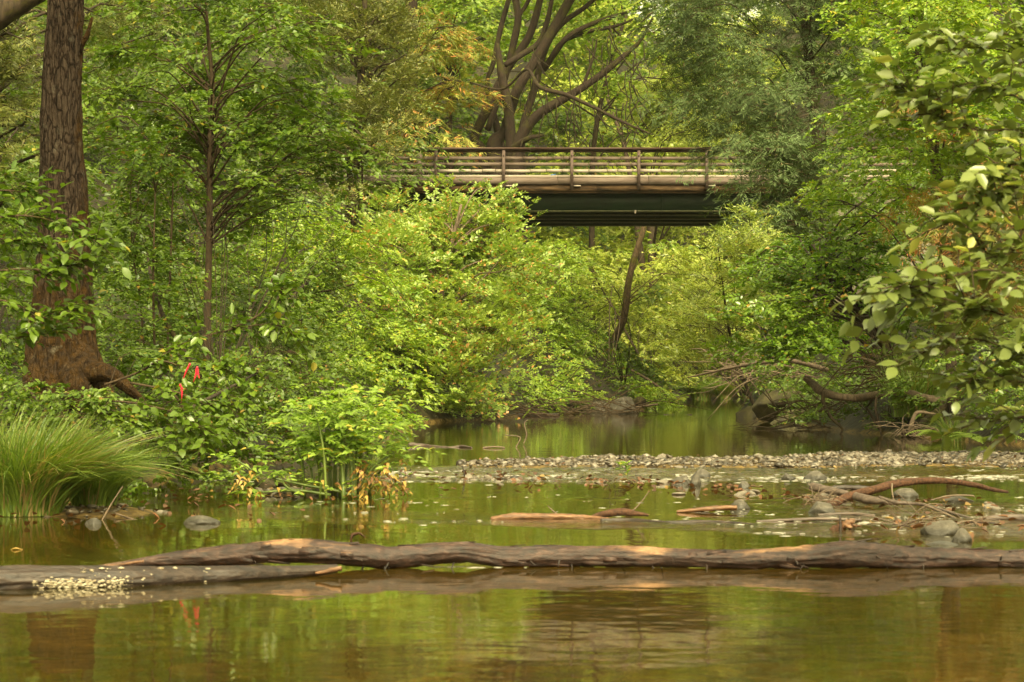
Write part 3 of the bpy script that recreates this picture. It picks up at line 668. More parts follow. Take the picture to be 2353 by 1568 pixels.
    mb = MB(); V, F = tube([[X(1266), Y0+.02, zt(402)], [X(1272), Y0+.05, zt(401.8)], [X(1277), Y0, zt(400.5)]], [.018, .02, .012], 6, 6, .2); mb.add(V, F)
    tag(mb.build('rag', M['blue']), 'small blue scrap of cloth lying on the pale bridge kerb', 'rag')
bridge()

# ---------------------------------------------------------------- trees in front of and beside the bridge
tree('live_oak', 'dull olive leaved tree hanging over the left end of the bridge', 'tree',
     [(840, 110, 72, 110, 150, 3), (880, 200, 70, 80, 110, 2.5), (760, 40, 74, 130, 130, 3), (845, 340, 66, 55, 60, 2), (800, 440, 64, 70, 60, 2, .7), (820, 300, 71, 70, 90, 2, .8), (920, 60, 73, 70, 90, 2)],
     'olive', .13, .045, [(800, 700, 72), (805, 500, 72), (820, 300, 72), (835, 100, 72), (840, -60, 72)], [14, 12, 10, 7, 5], cov=3.6, k=11, pad=.55, style='up', seed=10, nl=40)
tree('redwood_tree', 'blue green drooping redwood hanging over the right end of the bridge', 'tree',
     [(1570, 70, 70, 110, 110, 3), (1660, 60, 68, 120, 110, 3), (1780, 200, 66, 160, 110, 3.5), (1690, 240, 66, 120, 90, 3), (1720, 330, 64, 130, 80, 3), (1830, 320, 66, 120, 100, 3),
      (1780, 400, 62, 110, 90, 2.5), (1740, 490, 60, 90, 60, 2), (1860, 80, 70, 130, 120, 3), (1650, 330, 66, 60, 60, 2, .6), (1640, -60, 70, 200, 90, 4), (1850, -40, 68, 160, 100, 3), (1900, 420, 64, 100, 120, 2.5), (1570, 200, 69, 60, 60, 2), (1740, -20, 72, 130, 80, 2.5)],
     'redwood', .19, .030, [(1905, 900, 70), (1890, 500, 70), (1870, 250, 70), (1850, 50, 70), (1840, -120, 70)], [20, 15, 12, 10, 8], 'bark', cov=3.5, k=15, pad=.75, droop=.38, style='fern', seed=11, nl=26, lr=(.035, .012))
tree('sapling_tree', 'slender young alder with one thin straight stem left of the bridge', 'tree',
     [(480, 60, 34, 230, 130, 2), (620, 130, 33, 190, 130, 1.8), (430, 210, 34, 230, 110, 2), (640, 270, 33, 190, 90, 1.8), (330, 300, 35, 160, 110, 1.8), (560, 350, 34, 230, 90, 1.8), (740, 330, 33, 110, 70, 1.3), (700, 420, 33, 160, 60, 1.5, .8), (400, 420, 35, 180, 90, 1.8), (520, 500, 35, 160, 70, 1.5, .6)],
     'alder', .105, .070, [(476, 800, 34), (479, 620, 34), (482, 480, 34), (482, 330, 34), (488, 200, 34), (478, 80, 34), (470, -40, 34)], [9, 8, 7.5, 6.5, 5.5, 4, 2], 'twig', cov=2.3, pad=.42, seed=12, nl=60, lr=(.018, .005), twigs='all')
for i, (ln, tr_) in enumerate((([(355, 800, 31), (352, 640, 31), (357, 420, 31)], [3, 2.5, 1.5]), ([(385, 800, 31.6), (392, 600, 31.6), (398, 400, 31.6)], [3, 2.4, 1.5]), ([(330, 800, 31.3), (322, 690, 31.3), (300, 560, 31.3)], [2.5, 2, 1.2]))):
    lab = ['thin dark sapling stem rising straight between the big trunk and the slender alder', 'thin sapling stem nearest the slender alder on its left', 'thin sapling stem leaning left toward the big mossy trunk'][i]
    tree('sapling_tree', lab, 'sapling', [(ln[-1][0], 520, ln[-1][2], 70, 150, .7), (ln[-1][0]+20, 380, ln[-1][2], 70, 90, .7)], 'shade', .075, .05, ln, tr_, 'twig', cov=1.3, pad=.35, seed=14+i, nl=8, lr=(.008, .003))
tree('pine_tree', 'olive brown needle tree at the upper left corner behind the big trunk', 'tree',
     [(30, 120, 42, 130, 130, 2.5), (60, 260, 41, 120, 120, 2), (-60, 60, 42, 150, 200, 2.5), (260, 60, 46, 130, 120, 2.5), (20, 380, 40, 110, 90, 2)],
     'olive', .15, .03, [(-60, 800, 43), (-50, 400, 43), (-30, 100, 43), (60, -60, 43)], [22, 20, 18, 14], 'bark', cov=3.2, k=13, pad=.6, style='fern', seed=20, nl=40)
stick_thing('leaning_tree', 'dark thick trunk crossing the very top left corner', 'tree', [(-140, 130, 36), (-20, 40, 36), (60, -5, 36), (170, -80, 36)], [40, 34, 30, 30], 'bark', sides=20, rough=.12, n=40)
tree('understory_bush', 'dense shaded green bush filling the ground right of the big mossy trunk', 'bush',
     [(330, 560, 36, 170, 110, 2), (600, 620, 44, 220, 130, 2.5), (300, 720, 31, 150, 100, 1.5), (520, 760, 36, 190, 110, 2), (700, 720, 44, 190, 140, 2.5), (560, 880, 31, 150, 90, 1.3), (420, 650, 40, 200, 120, 2)],
     'shade', .080, .052, cov=2.7, pad=.42, seed=21, nl=40, lr=(.016, .005))
tree('understory_bush', 'light green leafy bush between the slender alder and the orange tinged thicket', 'bush',
     [(780, 620, 54, 160, 110, 2.5), (700, 540, 56, 150, 80, 2.5), (830, 740, 52, 160, 120, 2.5), (760, 860, 47, 140, 100, 2), (880, 860, 50, 110, 110, 2), (680, 930, 40, 140, 60, 1.5)],
     'maple', .105, .068, cov=3.2, pad=.5, seed=22, nl=40, lr=(.025, .007))
tree('thicket', 'yellow green thicket tinged orange that rises against the bridge girders', 'bush',
     [(880, 600, 58, 120, 90, 2.5), (880, 720, 56, 120, 100, 2.5), (1170, 620, 60, 90, 90, 2.5), (1170, 720, 59, 80, 90, 2), (1060, 520, 62, 130, 90, 3), (1180, 500, 61, 60, 50, 2), (960, 600, 60, 150, 120, 3), (1090, 650, 60, 150, 120, 3), (1000, 740, 58, 160, 110, 3), (1120, 790, 58, 110, 80, 2.5), (1060, 870, 57, 120, 80, 2.5), (1110, 920, 57, 80, 45, 2), (920, 500, 63, 90, 60, 2), (1020, 455, 62, 40, 35, 1.2), (1150, 450, 61, 35, 30, 1), (1100, 560, 62, 130, 80, 3)],
     'rose', .115, .072, [(1030, 960, 60), (1000, 800, 60), (1030, 600, 60), (1060, 470, 60)], [8, 7, 5, 3], 'pale_bark', cov=4.6, pad=.5, droop=.1, style='up', seed=23, nl=60, lr=(.03, .008))
tree('creekside_shrub', 'fine leaved green shrub at the water edge under the bridge centre', 'bush',
     [(1240, 660, 76, 110, 90, 3), (1220, 780, 74, 120, 110, 3), (1285, 740, 78, 80, 110, 3), (1270, 870, 72, 100, 80, 2.5), (1320, 895, 76, 45, 40, 2.5), (1200, 900, 68, 90, 55, 2), (1480, 912, 80, 80, 26, 2), (1290, 620, 84, 80, 70, 3)],
     'maple', .115, .062, cov=4.2, pad=.6, seed=24, nl=50, lr=(.03, .008))
tree('bank_bush', 'low bright green leaves spilling to the waterline under the leaning alder', 'bush',
     [(1400, 905, 80, 110, 38, 1.5), (1310, 925, 72, 110, 25, 1.2), (1470, 915, 84, 90, 30, 1.5), (1330, 850, 92, 45, 60, 1.5), (1450, 880, 99, 60, 35, 1.2)], 'maple', .12, .07, cov=4.5, pad=.5, seed=51, nl=14)
tree('willow_bush', 'yellow green willow trailing into the creek behind the leaning tree', 'bush',
     [(1350, 620, 108, 130, 80, 3), (1560, 620, 108, 110, 80, 3), (1440, 720, 112, 120, 80, 3), (1540, 760, 108, 110, 80, 2.5), (1480, 830, 106, 90, 60, 2), (1540, 870, 104, 60, 40, 1.5), (1600, 700, 106, 100, 90, 3), (1400, 800, 108, 90, 90, 2)],
     'lime', .14, .075, cov=3.4, pad=.7, seed=25, nl=40, lr=(.03, .01))
tree('leaning_alder', 'slim trunk leaning right and rising out of sight behind the bridge', 'tree',
     [(1480, 690, 99, 90, 60, 1.5, .5), (1560, 640, 99, 80, 50, 1.5, .5), (1500, 560, 100, 100, 40, 1.5, .7), (1480, 440, 100, 90, 60, 2, .8)],
     'maple', .14, .085, [(1378, 862, 97), (1402, 800, 98), (1432, 735, 98), (1446, 640, 98), (1462, 580, 98), (1478, 530, 98), (1492, 460, 98), (1500, 400, 98)], [9, 9.5, 8.5, 7.5, 7, 6.5, 6, 4], 'stemmoss', cov=1.6, pad=.6, seed=26, nl=10, lr=(.03, .012))
tree('glossy_shrub', 'shrub with upright lance shaped shiny leaves right below the bridge end', 'bush',
     [(1650, 590, 58, 90, 70, 2), (1720, 540, 56, 80, 50, 2), (1600, 760, 66, 100, 60, 2.5), (1680, 700, 62, 110, 90, 2.5), (1640, 820, 62, 120, 50, 2), (1590, 800, 68, 50, 40, 2)],
     'willow', .135, .036, cov=3.8, k=11, pad=.5, style='up', seed=27, nl=40, lr=(.025, .008))
tree('hazel_bush', 'broad bush of shiny rounded leaves leaning over the right bank', 'bush',
     [(1800, 620, 46, 170, 90, 2), (1740, 690, 45, 130, 80, 2), (1900, 560, 47, 170, 90, 2.2), (1960, 660, 45, 170, 100, 2.2), (1830, 740, 44, 160, 70, 2), (1930, 790, 44, 150, 50, 1.6), (2030, 500, 46, 130, 110, 2), (1780, 780, 45, 110, 40, 1.5)],
     'glossy', .105, .075, [(2080, 900, 46), (2040, 800, 46), (1960, 700, 46), (1880, 610, 46)], [10, 9, 7, 4], 'bark', cov=3.2, pad=.5, seed=28, nl=60, lr=(.03, .007))
tree('tall_alder', 'tall bright green alder filling the upper right above the redwood', 'tree',
     [(2010, 90, 42, 140, 120, 2.2), (2150, 170, 40, 170, 150, 2.2), (2030, 290, 42, 130, 100, 2), (2230, 50, 40, 170, 120, 2), (2080, 400, 42, 140, 80, 2), (1980, 440, 44, 110, 70, 2), (2240, 330, 38, 150, 130, 2), (2330, 200, 38, 130, 160, 2), (2100, -60, 42, 260, 90, 3)],
     'maple', .10, .060, [(2190, 950, 41), (2180, 700, 41), (2160, 450, 41), (2120, 200, 41), (2090, 0, 41), (2080, -120, 41)], [14, 12, 11, 9, 7, 5], 'bark', cov=3.4, pad=.5, seed=29, nl=24, lr=(.02, .006))
tree('redwood_tree', 'rust tinged redwood boughs at the right behind the large near leaves', 'tree',
     [(2230, 600, 30, 110, 80, 1.2), (2320, 560, 30, 110, 120, 1.2), (2120, 470, 33, 110, 50, 1.2, .7), (2330, 440, 30, 100, 90, 1.2), (2270, 520, 29, 110, 60, 1.2), (2330, 700, 31, 90, 100, 1.2), (2160, 250, 33, 130, 50, 1, .4)],
     'rust', .13, .016, [(2195, 900, 47), (2194, 700, 47), (2196, 500, 46), (2200, 200, 44), (2205, -80, 42)], [13, 12, 11, 9, 8], 'pale_bark', cov=3.2, k=13, pad=.38, droop=.5, style='fern', seed=30, nl=0)
tree('bank_bush', 'low green bush under the bare limb on the right bank', 'bush',
     [(1990, 950, 44, 150, 40, 1.2), (2100, 880, 46, 160, 60, 1.5), (2220, 900, 42, 150, 90, 1.5), (1900, 900, 50, 110, 50, 1.5), (2300, 800, 38, 120, 120, 1.5), (2200, 780, 44, 120, 70, 1.5, .8), (1830, 860, 55, 110, 40, 1.5), (2330, 930, 36, 90, 70, 1)],
     'shade', .085, .055, cov=2.6, pad=.4, seed=31, nl=40, lr=(.016, .005))
tree('bank_bush', 'dark leafy bush over the water between the big trunk roots and the yellow plant', 'bush',
     [(600, 860, 27, 120, 70, .8), (560, 960, 26, 130, 60, .8), (440, 960, 24.5, 130, 70, .8), (700, 900, 29, 130, 80, 1), (780, 960, 31, 110, 60, 1), (870, 960, 36, 80, 60, 1), (420, 1040, 24.5, 90, 40, .6), (520, 1025, 25, 110, 45, .7), (620, 1010, 27, 90, 45, .8), (370, 1085, 22.5, 80, 25, .5), (480, 1075, 24, 90, 22, .5), (350, 1115, 21, 80, 24, .4), (300, 1090, 21.5, 70, 30, .4)],
     'shade', .062, .042, cov=2.8, pad=.30, seed=32, nl=50, lr=(.010, .003), twigs='all')

tree('bank_bush', 'dark low leaves covering the bank between the big trunk and the sedge', 'bush',
     [(60, 900, 22.5, 150, 40, .8), (250, 930, 22, 140, 50, .8), (380, 1000, 22, 110, 50, .8), (-60, 850, 23.5, 130, 70, .8), (330, 1060, 22.5, 100, 30, .6), (150, 960, 21.3, 130, 40, .6), (420, 870, 26, 110, 60, .8)],
     'shade', .060, .040, cov=3.0, pad=.28, seed=33, nl=30, lr=(.01, .003), twigs='all')
tree('understory_bush', 'shaded leafy bush at the left edge behind the big mossy trunk', 'bush',
     [(20, 700, 28, 150, 130, 1.2), (0, 500, 30, 130, 130, 1.2), (260, 800, 28, 110, 90, 1), (60, 820, 26, 140, 70, 1)],
     'alder', .075, .050, cov=2.8, pad=.35, seed=34, nl=30, lr=(.01, .003))
# ---- big mossy trunk on the left
def big_trunk():
    d = 24.0
    pts = [(160, -160, d), (152, 0, d), (146, 100, d), (142, 200, d), (140, 300, d), (143, 400, d), (146, 500, d), (146, 600, d), (143, 700, d), (140, 780, d), (145, 840, d), (150, 890, d), (150, 930, d)]
    rad = [38, 41, 43, 46, 49, 53, 58, 64, 72, 80, 92, 108, 120]
    Wp = np.array([P(*q) for q in pts]); rr = np.array(rad)/FPX*d
    base = np.array([Wp[-2][0], d, float(terrain(Wp[-2][0], d))])
    root = thing('big_tree', base, 'big mossy trunk with furrowed bark standing on the left bank', 'tree')
    def fur(th, c):
        z = c[:, 2][:, None]; T = th[None]+0*z
        g1 = np.stack([np.cos(T)*3.2, np.sin(T)*3.2, z*1.4+0*T], -1); wn = fbm(g1, 2, 31)
        rid = 1-np.abs(np.sin(T*7+2.6*wn)); lump = fbm(g1*.5, 2, 41); pl = fbm(np.stack([np.cos(T)*9, np.sin(T)*9, z*5+0*T], -1), 3, 61)
        low = np.clip((1.9-z)/1.6, 0, 1)**2
        but = low*.22*np.maximum(0, np.cos(2.5*(T-.4)))
        cleft = -.16*np.exp(-((np.mod(T-np.pi*1.52+np.pi, 2*np.pi)-np.pi)/.16)**2)*np.clip((2.9-z)/1.5, 0, 1)
        return -.085*rid**2.2+.05*lump+.050*pl+but+cleft
    V, F = tube(Wp, rr, 150, 330, 0, fur=fur); mb = MB(); mb.add(V, F); mb.build('trunk', M['trunk'], root, True, base)
    for q, r in (([(165, 800, d-.1), (205, 850, d-.35), (250, 858, d-.5), (290, 890, d-.5), (330, 925, d-.4)], [38, 28, 20, 14, 8]),
                 ([(110, 820, d-.1), (80, 880, d-.3), (60, 925, d-.3)], [40, 30, 16]), ([(165, 850, d-.3), (180, 900, d-.5), (185, 940, d-.5)], [34, 30, 20])):
        V, F = tube(np.array([P(*z) for z in q]), np.array(r)/FPX*d, 40, 60, .16, 2, int(q[0][0])); mb = MB(); mb.add(V, F); mb.build('root', M['trunk'], root, True, base)
    V, F = tube(np.array([P(178, 120, d), P(200, 80, d-.1), P(212, 40, d-.1)]), np.array([10, 6, 3])/FPX*d, 8, 12, .1); mb = MB(); mb.add(V, F); mb.build('branch', M['trunk'], root, True, base)
    o, e = foliage('crown', [(150, -430, d, 620, 230, 4, 1.6), (-300, -420, d+3, 400, 260, 4, 1.5), (520, -420, d+2, 380, 150, 4, .8)], M['shade'], .14, .10, 2.2, 9, .6, seed=40, parent=root, off=base, detail=0)  # unseen crown, extended and thickened to darken the left side
    tag(o, kind='stuff')
    limbs(e, Wp[::-1], 30, .06, .015, M['bark'], root, base, np.random.default_rng(2), smin=.95)
big_trunk()

# ---- near branches whose leaves show singly
def leafy_branch(name, label, cat, stems, L, W, mat, n_single, seed, spread=1.0, group=None, per=1.0, rstem=2.2, barkm='twig', upb=.35):
    """stems: polylines of (px, py, d) with leafy side shoots; the largest leaves are parts"""
    g = np.random.default_rng(seed); base = P(*stems[0][0]); root = thing(name, base, label, cat, group)
    sm = MB(); pos, dr, nr = [], [], []
    for st in stems:
        c = np.array([P(*q) for q in st]); n = 24; cs = spline(c, n); dd = st[0][2]
        V, F = tube(c, np.linspace(rstem, rstem*.35, len(c))/FPX*dd, 6, n); sm.add(V, F)
        Ln = np.sum(np.linalg.norm(np.diff(cs, axis=0), axis=1)); T = unit(np.gradient(cs, axis=0))
        for q in range(max(3, int(Ln/(L*1.35)*per))):
            f = g.uniform(.12, 1)**.8; i = min(n-1, int(f*(n-1))); sgn = 1 if q % 2 else -1
            sd = unit(T[i]*.9+np.array([g.normal(0, .5), g.normal(0, .9), g.normal(.12, .45)])); sl = L*g.uniform(1.2, 3.6)*spread
            a = cs[i]; e = a+sd*sl+np.array([0, 0, -.12*sl]); V, F = tube([a, (a+e)/2+[0, 0, .05*sl], e], [.0035, .0028, .0015], 4, 6); sm.add(V, F)
            k = max(2, int(sl/L*2.0))
            for j in range(k+1):
                t = (j+.4)/k if j < k else 1.0; p = a+(e-a)*min(t, 1)+[0, 0, .2*sl*min(t, 1)*(1-min(t, 1))]
                s = 1 if j % 2 else -1; sid = unit(np.cross(sd, [0, 0, 1.])); ldv = unit(sd*(.6 if j < k else 1)+sid*s*(.9 if j < k else 0)+g.normal(0, .28, 3)+np.array([0, 0, -.18]))
                nv = np.array([g.normal(0, .5), g.normal(-upb, .45), 1.0]); pos.append(p); dr.append(ldv); nr.append(nv)
    pos, dr, nr = np.array(pos), unit(np.array(dr)), np.array(nr)
    ls = unit(np.cross(dr, nr)); ln = np.cross(ls, dr)
    tag(sm.build('stems', M[barkm], root, True, base), kind='stuff')
    protos = []
    for q in range(5):      # five leaf shapes, shared by all single leaves
        mb = MB(); cl = g.uniform(.06, .22); fold = g.uniform(.08, .3); tw = g.normal(0, .12)
        ys = np.array([0, .12, .3, .5, .7, .88, 1.0]); ws = np.array([.02, .27, .44, .47, .36, .15, .0])*W
        wv_ = .03*W*np.sin(ys*40+q)
        mid = np.stack([0*ys, ys*L, -cl*L*ys**2], -1); le = mid+np.stack([-ws, 0*ys, fold*ws+wv_+tw*ws], -1); ri = mid+np.stack([ws, 0*ys, fold*ws-wv_-tw*ws], -1)
        Vv = np.concatenate([mid, le, ri]); Fq = []
        for i in range(6): Fq += [[i, i+1, 8+i, 7+i], [14+i, 15+i, i+1, i]]
        mb.add(Vv, [Fq]); Vc = np.concatenate(mb.V); me = mesh('leaf', Vc, [np.array(Fq)], True); me.materials.append(M[mat]); protos.append(me)
    order = np.argsort(pos[:, 1]+.0*pos[:, 0]); inview = (np.abs(pos[:, 0]/pos[:, 1]) < .2117) & (pos[:, 2]-CAM_Z < .157*pos[:, 1])
    order = np.concatenate([order[inview[order]], order[~inview[order]]]); single = order[:n_single]; rest = order[n_single:]
    for i in single:
        o = bpy.data.objects.new('leaf', protos[int(i) % 5]); col.objects.link(o); o.parent = root
        from mathutils import Matrix
        sc_ = float(g.uniform(.65, 1.2)); m = Matrix([[ls[i][0], dr[i][0], ln[i][0], 0], [ls[i][1], dr[i][1], ln[i][1], 0], [ls[i][2], dr[i][2], ln[i][2], 0], [0, 0, 0, 1]])
        o.matrix_local = Matrix.Translation(Vector(pos[i]-base)) @ m @ Matrix.Scale(sc_, 4)
    if len(rest):
        mb = MB(); add_leaves(mb, pos[rest], dr[rest], ls[rest], ln[rest], L, W, g, 1); tag(mb.build('foliage', M[mat], root, False, base), kind='stuff')
    return root
near_alder = leafy_branch('alder_branch', 'near alder boughs with large pale rounded leaves hanging in from the right edge', 'branch', [
    [(2480, 300, 11), (2350, 230, 11), (2250, 190, 11), (2130, 215, 11)], [(2480, 330, 11.3), (2350, 300, 11.2), (2200, 290, 11), (2050, 190, 11)],
    [(2480, 120, 11.5), (2380, 130, 11.5), (2280, 110, 11.5), (2200, 90, 11.5)], [(2480, 400, 11), (2360, 370, 11), (2260, 410, 10.8)],
    [(2490, 470, 11), (2380, 440, 11), (2290, 450, 11), (2170, 520, 10.8)], [(2490, 560, 10.8), (2350, 570, 10.8), (2280, 590, 10.8), (2210, 500, 10.8)],
    [(2490, 760, 10.5), (2330, 730, 10.5), (2180, 690, 10.5), (2060, 650, 10.3)], [(2490, 700, 10.6), (2360, 650, 10.6), (2260, 620, 10.6), (2120, 660, 10.5), (2000, 700, 10.5)],
    [(2490, 850, 10.6), (2350, 810, 10.6), (2230, 780, 10.5), (2120, 810, 10.5)], [(2490, 930, 10.6), (2360, 880, 10.6), (2260, 880, 10.6), (2170, 870, 10.6)],
    [(2490, 960, 10.9), (2360, 960, 10.9), (2270, 970, 10.9)], [(2490, 640, 11), (2400, 600, 11), (2330, 540, 11)], [(2490, 240, 11.2), (2420, 200, 11.2), (2330, 60, 11.2)]],
    .088, .052, 'broad', 290, 61, per=3.8, rstem=3.0, upb=.04)
V, F = tube([(9.2, 12.8, .2), (8.0, 12.5, 1.6), (6.2, 12, 2.7), (4.3, 11.4, 3.3), (3.1, 11.1, 2.9), (2.72, 10.9, 2.2), (2.64, 10.75, 1.4), (2.6, 10.65, .8)], [.11, .10, .085, .06, .04, .028, .018, .008], 12, 60, .06)
mb = MB(); mb.add(V, F); mb.build('limb', M['bark'], near_alder, True, near_alder.location)      # the bough the leafy stems spring from
leafy_branch('alder_branch', 'shaded leafy shoots crossing in front of the big mossy trunk', 'branch', [
    [(-120, 540, 19), (0, 500, 19), (90, 500, 19), (170, 530, 19), (230, 560, 18.8)], [(-120, 640, 19), (20, 620, 19), (120, 620, 19), (200, 600, 18.8)],
    [(-120, 700, 19), (0, 690, 19), (90, 720, 19), (170, 700, 19)], [(-120, 470, 19.3), (-20, 440, 19.3), (60, 440, 19.3)],
    [(-120, 800, 19.4), (0, 780, 19.4), (80, 770, 19.4), (130, 750, 19.4)], [(-120, 560, 20), (20, 550, 20), (110, 570, 20)]],
    .10, .058, 'alder', 200, 62, per=4.5, rstem=3, upb=.1)
leafy_branch('alder_branch', 'leaning branch carrying pink tape ribbons above the bank roots', 'branch', [
    [(240, 885, 22), (330, 850, 22), (400, 800, 22), (500, 765, 22), (620, 745, 22), (680, 770, 22)], [(330, 850, 22), (370, 830, 21.8), (430, 845, 21.8), (520, 850, 21.8), (600, 900, 21.8)],
    [(300, 880, 21.8), (400, 900, 21.6), (480, 930, 21.6), (560, 930, 21.6)], [(520, 762, 22), (600, 720, 22), (640, 660, 22), (650, 700, 22)], [(240, 920, 21.5), (330, 930, 21.5), (430, 960, 21.3), (480, 1010, 21.3)],
    [(120, 960, 21.5), (240, 950, 21.5), (330, 980, 21.5), (420, 1020, 21.3)], [(400, 905, 21.8), (440, 960, 21.6), (520, 1000, 21.6)]],
    .095, .062, 'alder', 290, 63, per=3.2, rstem=3.0, upb=.1)
for strips, lab in (([[(436, 838), (428, 853), (421, 871)]], 'short pink tape ribbon tied highest on the leaning branch'),
                   ([[(453, 846), (455, 858), (458, 870)], [(452, 846), (450, 862), (444, 879)]], 'folded pink tape ribbon hanging right of the other two'),
                   ([[(414, 886), (420, 893), (427, 894)], [(417, 890), (418, 908), (416, 927)]], 'long pink tape ribbon hanging straight down lowest')):
    mb = MB(); c0 = P(*strips[0][0], 21.2); n = 10; gg = np.random.default_rng(len(lab))
    for q in strips:
        cs = spline(np.array([P(a, b, 21.2) for a, b in q]), n); wd = .010; tw = np.linspace(gg.uniform(0, 1), gg.uniform(1.5, 3), n)
        sv = np.stack([np.cos(tw*.6), np.sin(tw*.6), 0*tw+.1*np.sin(tw*3)], -1)*wd; V = np.concatenate([cs-sv, cs+sv, cs-sv+[0, .0015, 0], cs+sv+[0, .0015, 0]]); i = np.arange(n-1)
        mb.add(V, [np.concatenate([np.stack([i, i+1, i+n+1, i+n], -1), np.stack([i+2*n, i+3*n, i+3*n+1, i+2*n+1], -1), np.stack([i, i+2*n, i+2*n+1, i+1], -1), np.stack([i+n, i+n+1, i+3*n+1, i+3*n], -1)])])
    V2, F2 = tube([c0+[0, 0, .012], c0-[0, 0, .012]], [.010, .008], 6, 3, .2); mb.add(V2, F2)
    o = mb.build('tape_ribbon', M['tape'], None, False, c0); o.location = c0; tag(o, lab, 'ribbon')

# ---- undergrowth on both banks (nobody could count it)
def undergrowth():
    g = np.random.default_rng(77); mb = MB()
    n = 26000; y = 18+(125-18)*g.random(n)**1.9; half = .245*y
    x = g.uniform(-1, 1, n)*half; z = terrain(x, y); ok = z > .16; x, y, z = x[ok], y[ok], z[ok]
    L = np.clip(.0022*y, .06, .22); k = 8
    li = np.repeat(np.arange(len(x)), k); ang = g.random(len(li))*6.283; el = g.uniform(-.1, .8, len(li))
    ld = np.stack([np.cos(ang)*np.cos(el), np.sin(ang)*np.cos(el), np.sin(el)], -1)
    pos = np.stack([x, y, z], -1)[li]+np.stack([g.normal(0, .12, len(li)), g.normal(0, .12, len(li)), g.uniform(0, .45, len(li))*L[li]*7], -1)
    ls = unit(np.cross(ld, [0, 0, 1.])+g.normal(0, .2, ld.shape)); ln = np.cross(ls, ld)
    add_leaves(mb, pos, ld, ls, ln, L[li], L[li]*.62, g, 0)
    o = mb.build('undergrowth', M['shade']); tag(o, 'low leafy undergrowth covering both banks', 'undergrowth', kind='stuff')
undergrowth()

# ---- sedge tussocks
def tussock(label, px, py, d, n, H, spreadx, seed, lean=.35, group=None, wd=.006):
    g = np.random.default_rng(seed); c = P(px, py, d); c[2] = max(float(terrain(c[0], c[1])), 0)
    ang = g.random(n)*6.283; rb = np.sqrt(g.random(n))*H*.32; base = np.stack([np.cos(ang)*rb*1.3, np.sin(ang)*rb, 0*ang], -1)
    a2 = ang+g.normal(0, .5, n); h = H*g.uniform(.55, 1.15, n); rch = h*g.uniform(.15, 1.0, n)
    out = np.stack([np.cos(a2)*rch*spreadx+lean*h*.6, np.sin(a2)*rch, 0*a2], -1)
    kink = g.normal(0, .05*H, (n, 3))*[1, 1, .3]
    S = 8; t = np.linspace(0, 1, S); V = np.zeros((n, S, 2, 3)); side = unit(np.stack([-np.sin(a2), np.cos(a2), 0*a2], -1)+g.normal(0, .4, (n, 3)))
    drp = g.uniform(.35, .95, n)*rch/H
    for k in range(S):
        p = base+out*(t[k]**1.7)+kink*np.sin(3.1*t[k])+np.stack([0*h, 0*h, h*(1.25*t[k]-drp*1.0*t[k]**2.6)], -1); w_ = wd*(1-t[k]**2)*.9+.0006
        V[:, k, 0] = p-side*w_; V[:, k, 1] = p+side*w_
    V[..., 2] = np.maximum(V[..., 2], .004)
    i = (np.arange(n)*S*2)[:, None]+np.arange(S-1)[None]*2; i = i.ravel()
    mb = MB(); mb.add(V.reshape(-1, 3), [np.stack([i, i+1, i+3, i+2], -1)]); o = mb.build('sedge_tussock', M['grass']); o.location = c
    return tag(o, label, 'grass', group)
tussock('big arching sedge tussock at the left edge of the creek', 60, 1175, 17.8, 3000, .62, 1.5, 1, .50)
tussock('sedge tussock growing at the water edge right of the biggest tussock', 215, 1150, 18.6, 900, .42, 1.0, 2, .5)
tussock('tall thin sedge clump cut by the left picture edge', -60, 1150, 18.6, 900, .72, 1.0, 3, .2)
tussock('dark trailing grass clump hanging from the right bank under the bare limb', 2110, 975, 43, 500, 1.1, .5, 4, -.2, wd=.009)
tussock('fine bright grass clump glowing on the far bank under the willow', 1612, 918, 118, 1000, 1.05, 1.5, 5, 0, 'bright grass clumps beyond the pool', .03)
tussock('bright grass clump at the far waterline right of the fine glowing one', 1665, 918, 116, 900, .9, 1.5, 6, 0, 'bright grass clumps beyond the pool', .03)
tussock('small grass clump among the ferns on the right bank', 2190, 1010, 38.5, 220, .45, 1.1, 7, -.2)

# ---- ferns
def fern(label, px, py, d, n, Lf, seed, group=None):
    g = np.random.default_rng(seed); c = P(px, py, d); c[2] = max(float(terrain(c[0], c[1])), 0); root = thing('fern', c, label, 'fern', group)
    for f in range(n):
        a = g.random()*6.283; l = Lf*g.uniform(.7, 1.1); o3 = np.array([math.cos(a), math.sin(a), 0]); t = np.linspace(.12, 1, 16)
        sp_ = np.outer(t*l*.85, o3)+np.outer(l*(.75*t-.62*t*t), [0, 0, 1]); sd = np.array([-math.sin(a), math.cos(a), 0]); T = unit(np.gradient(sp_, axis=0))
        wl = .26*l*np.sin(np.pi*np.clip(t*.85+.12, 0, 1)); mb = MB()
        for s in (-1, 1):
            b = sp_; tip = sp_+sd*s*wl[:, None]+T*wl[:, None]*.25+[0, 0, -.02]; h = T*l*.022
            V = np.stack([b-h, b+h, tip], 1); i = np.arange(16)*3; mb.add(V, [np.stack([i, i+1, i+2], -1)])
        V, F = tube(np.vstack([[0, 0, 0], sp_[::3]]), .004, 4, 10); mb.add(V, F)
        mb.build('frond', M['fern'], root)
for i, (a, b, d, lab) in enumerate(((2160, 985, 40, 'fern on the right bank above the sloping log'), (2260, 990, 37, 'fern at the right bank closest to the near alder leaves'), (1890, 905, 52, 'small fern beside the mossy boulder on the right bank'), (900, 930, 45, 'fern on the left bank behind the yellow green water plant'), (930, 885, 49, 'pale fern highest on the left bank beside the thicket'))):
    fern(lab, a, b, d, 9, .75, 80+i)

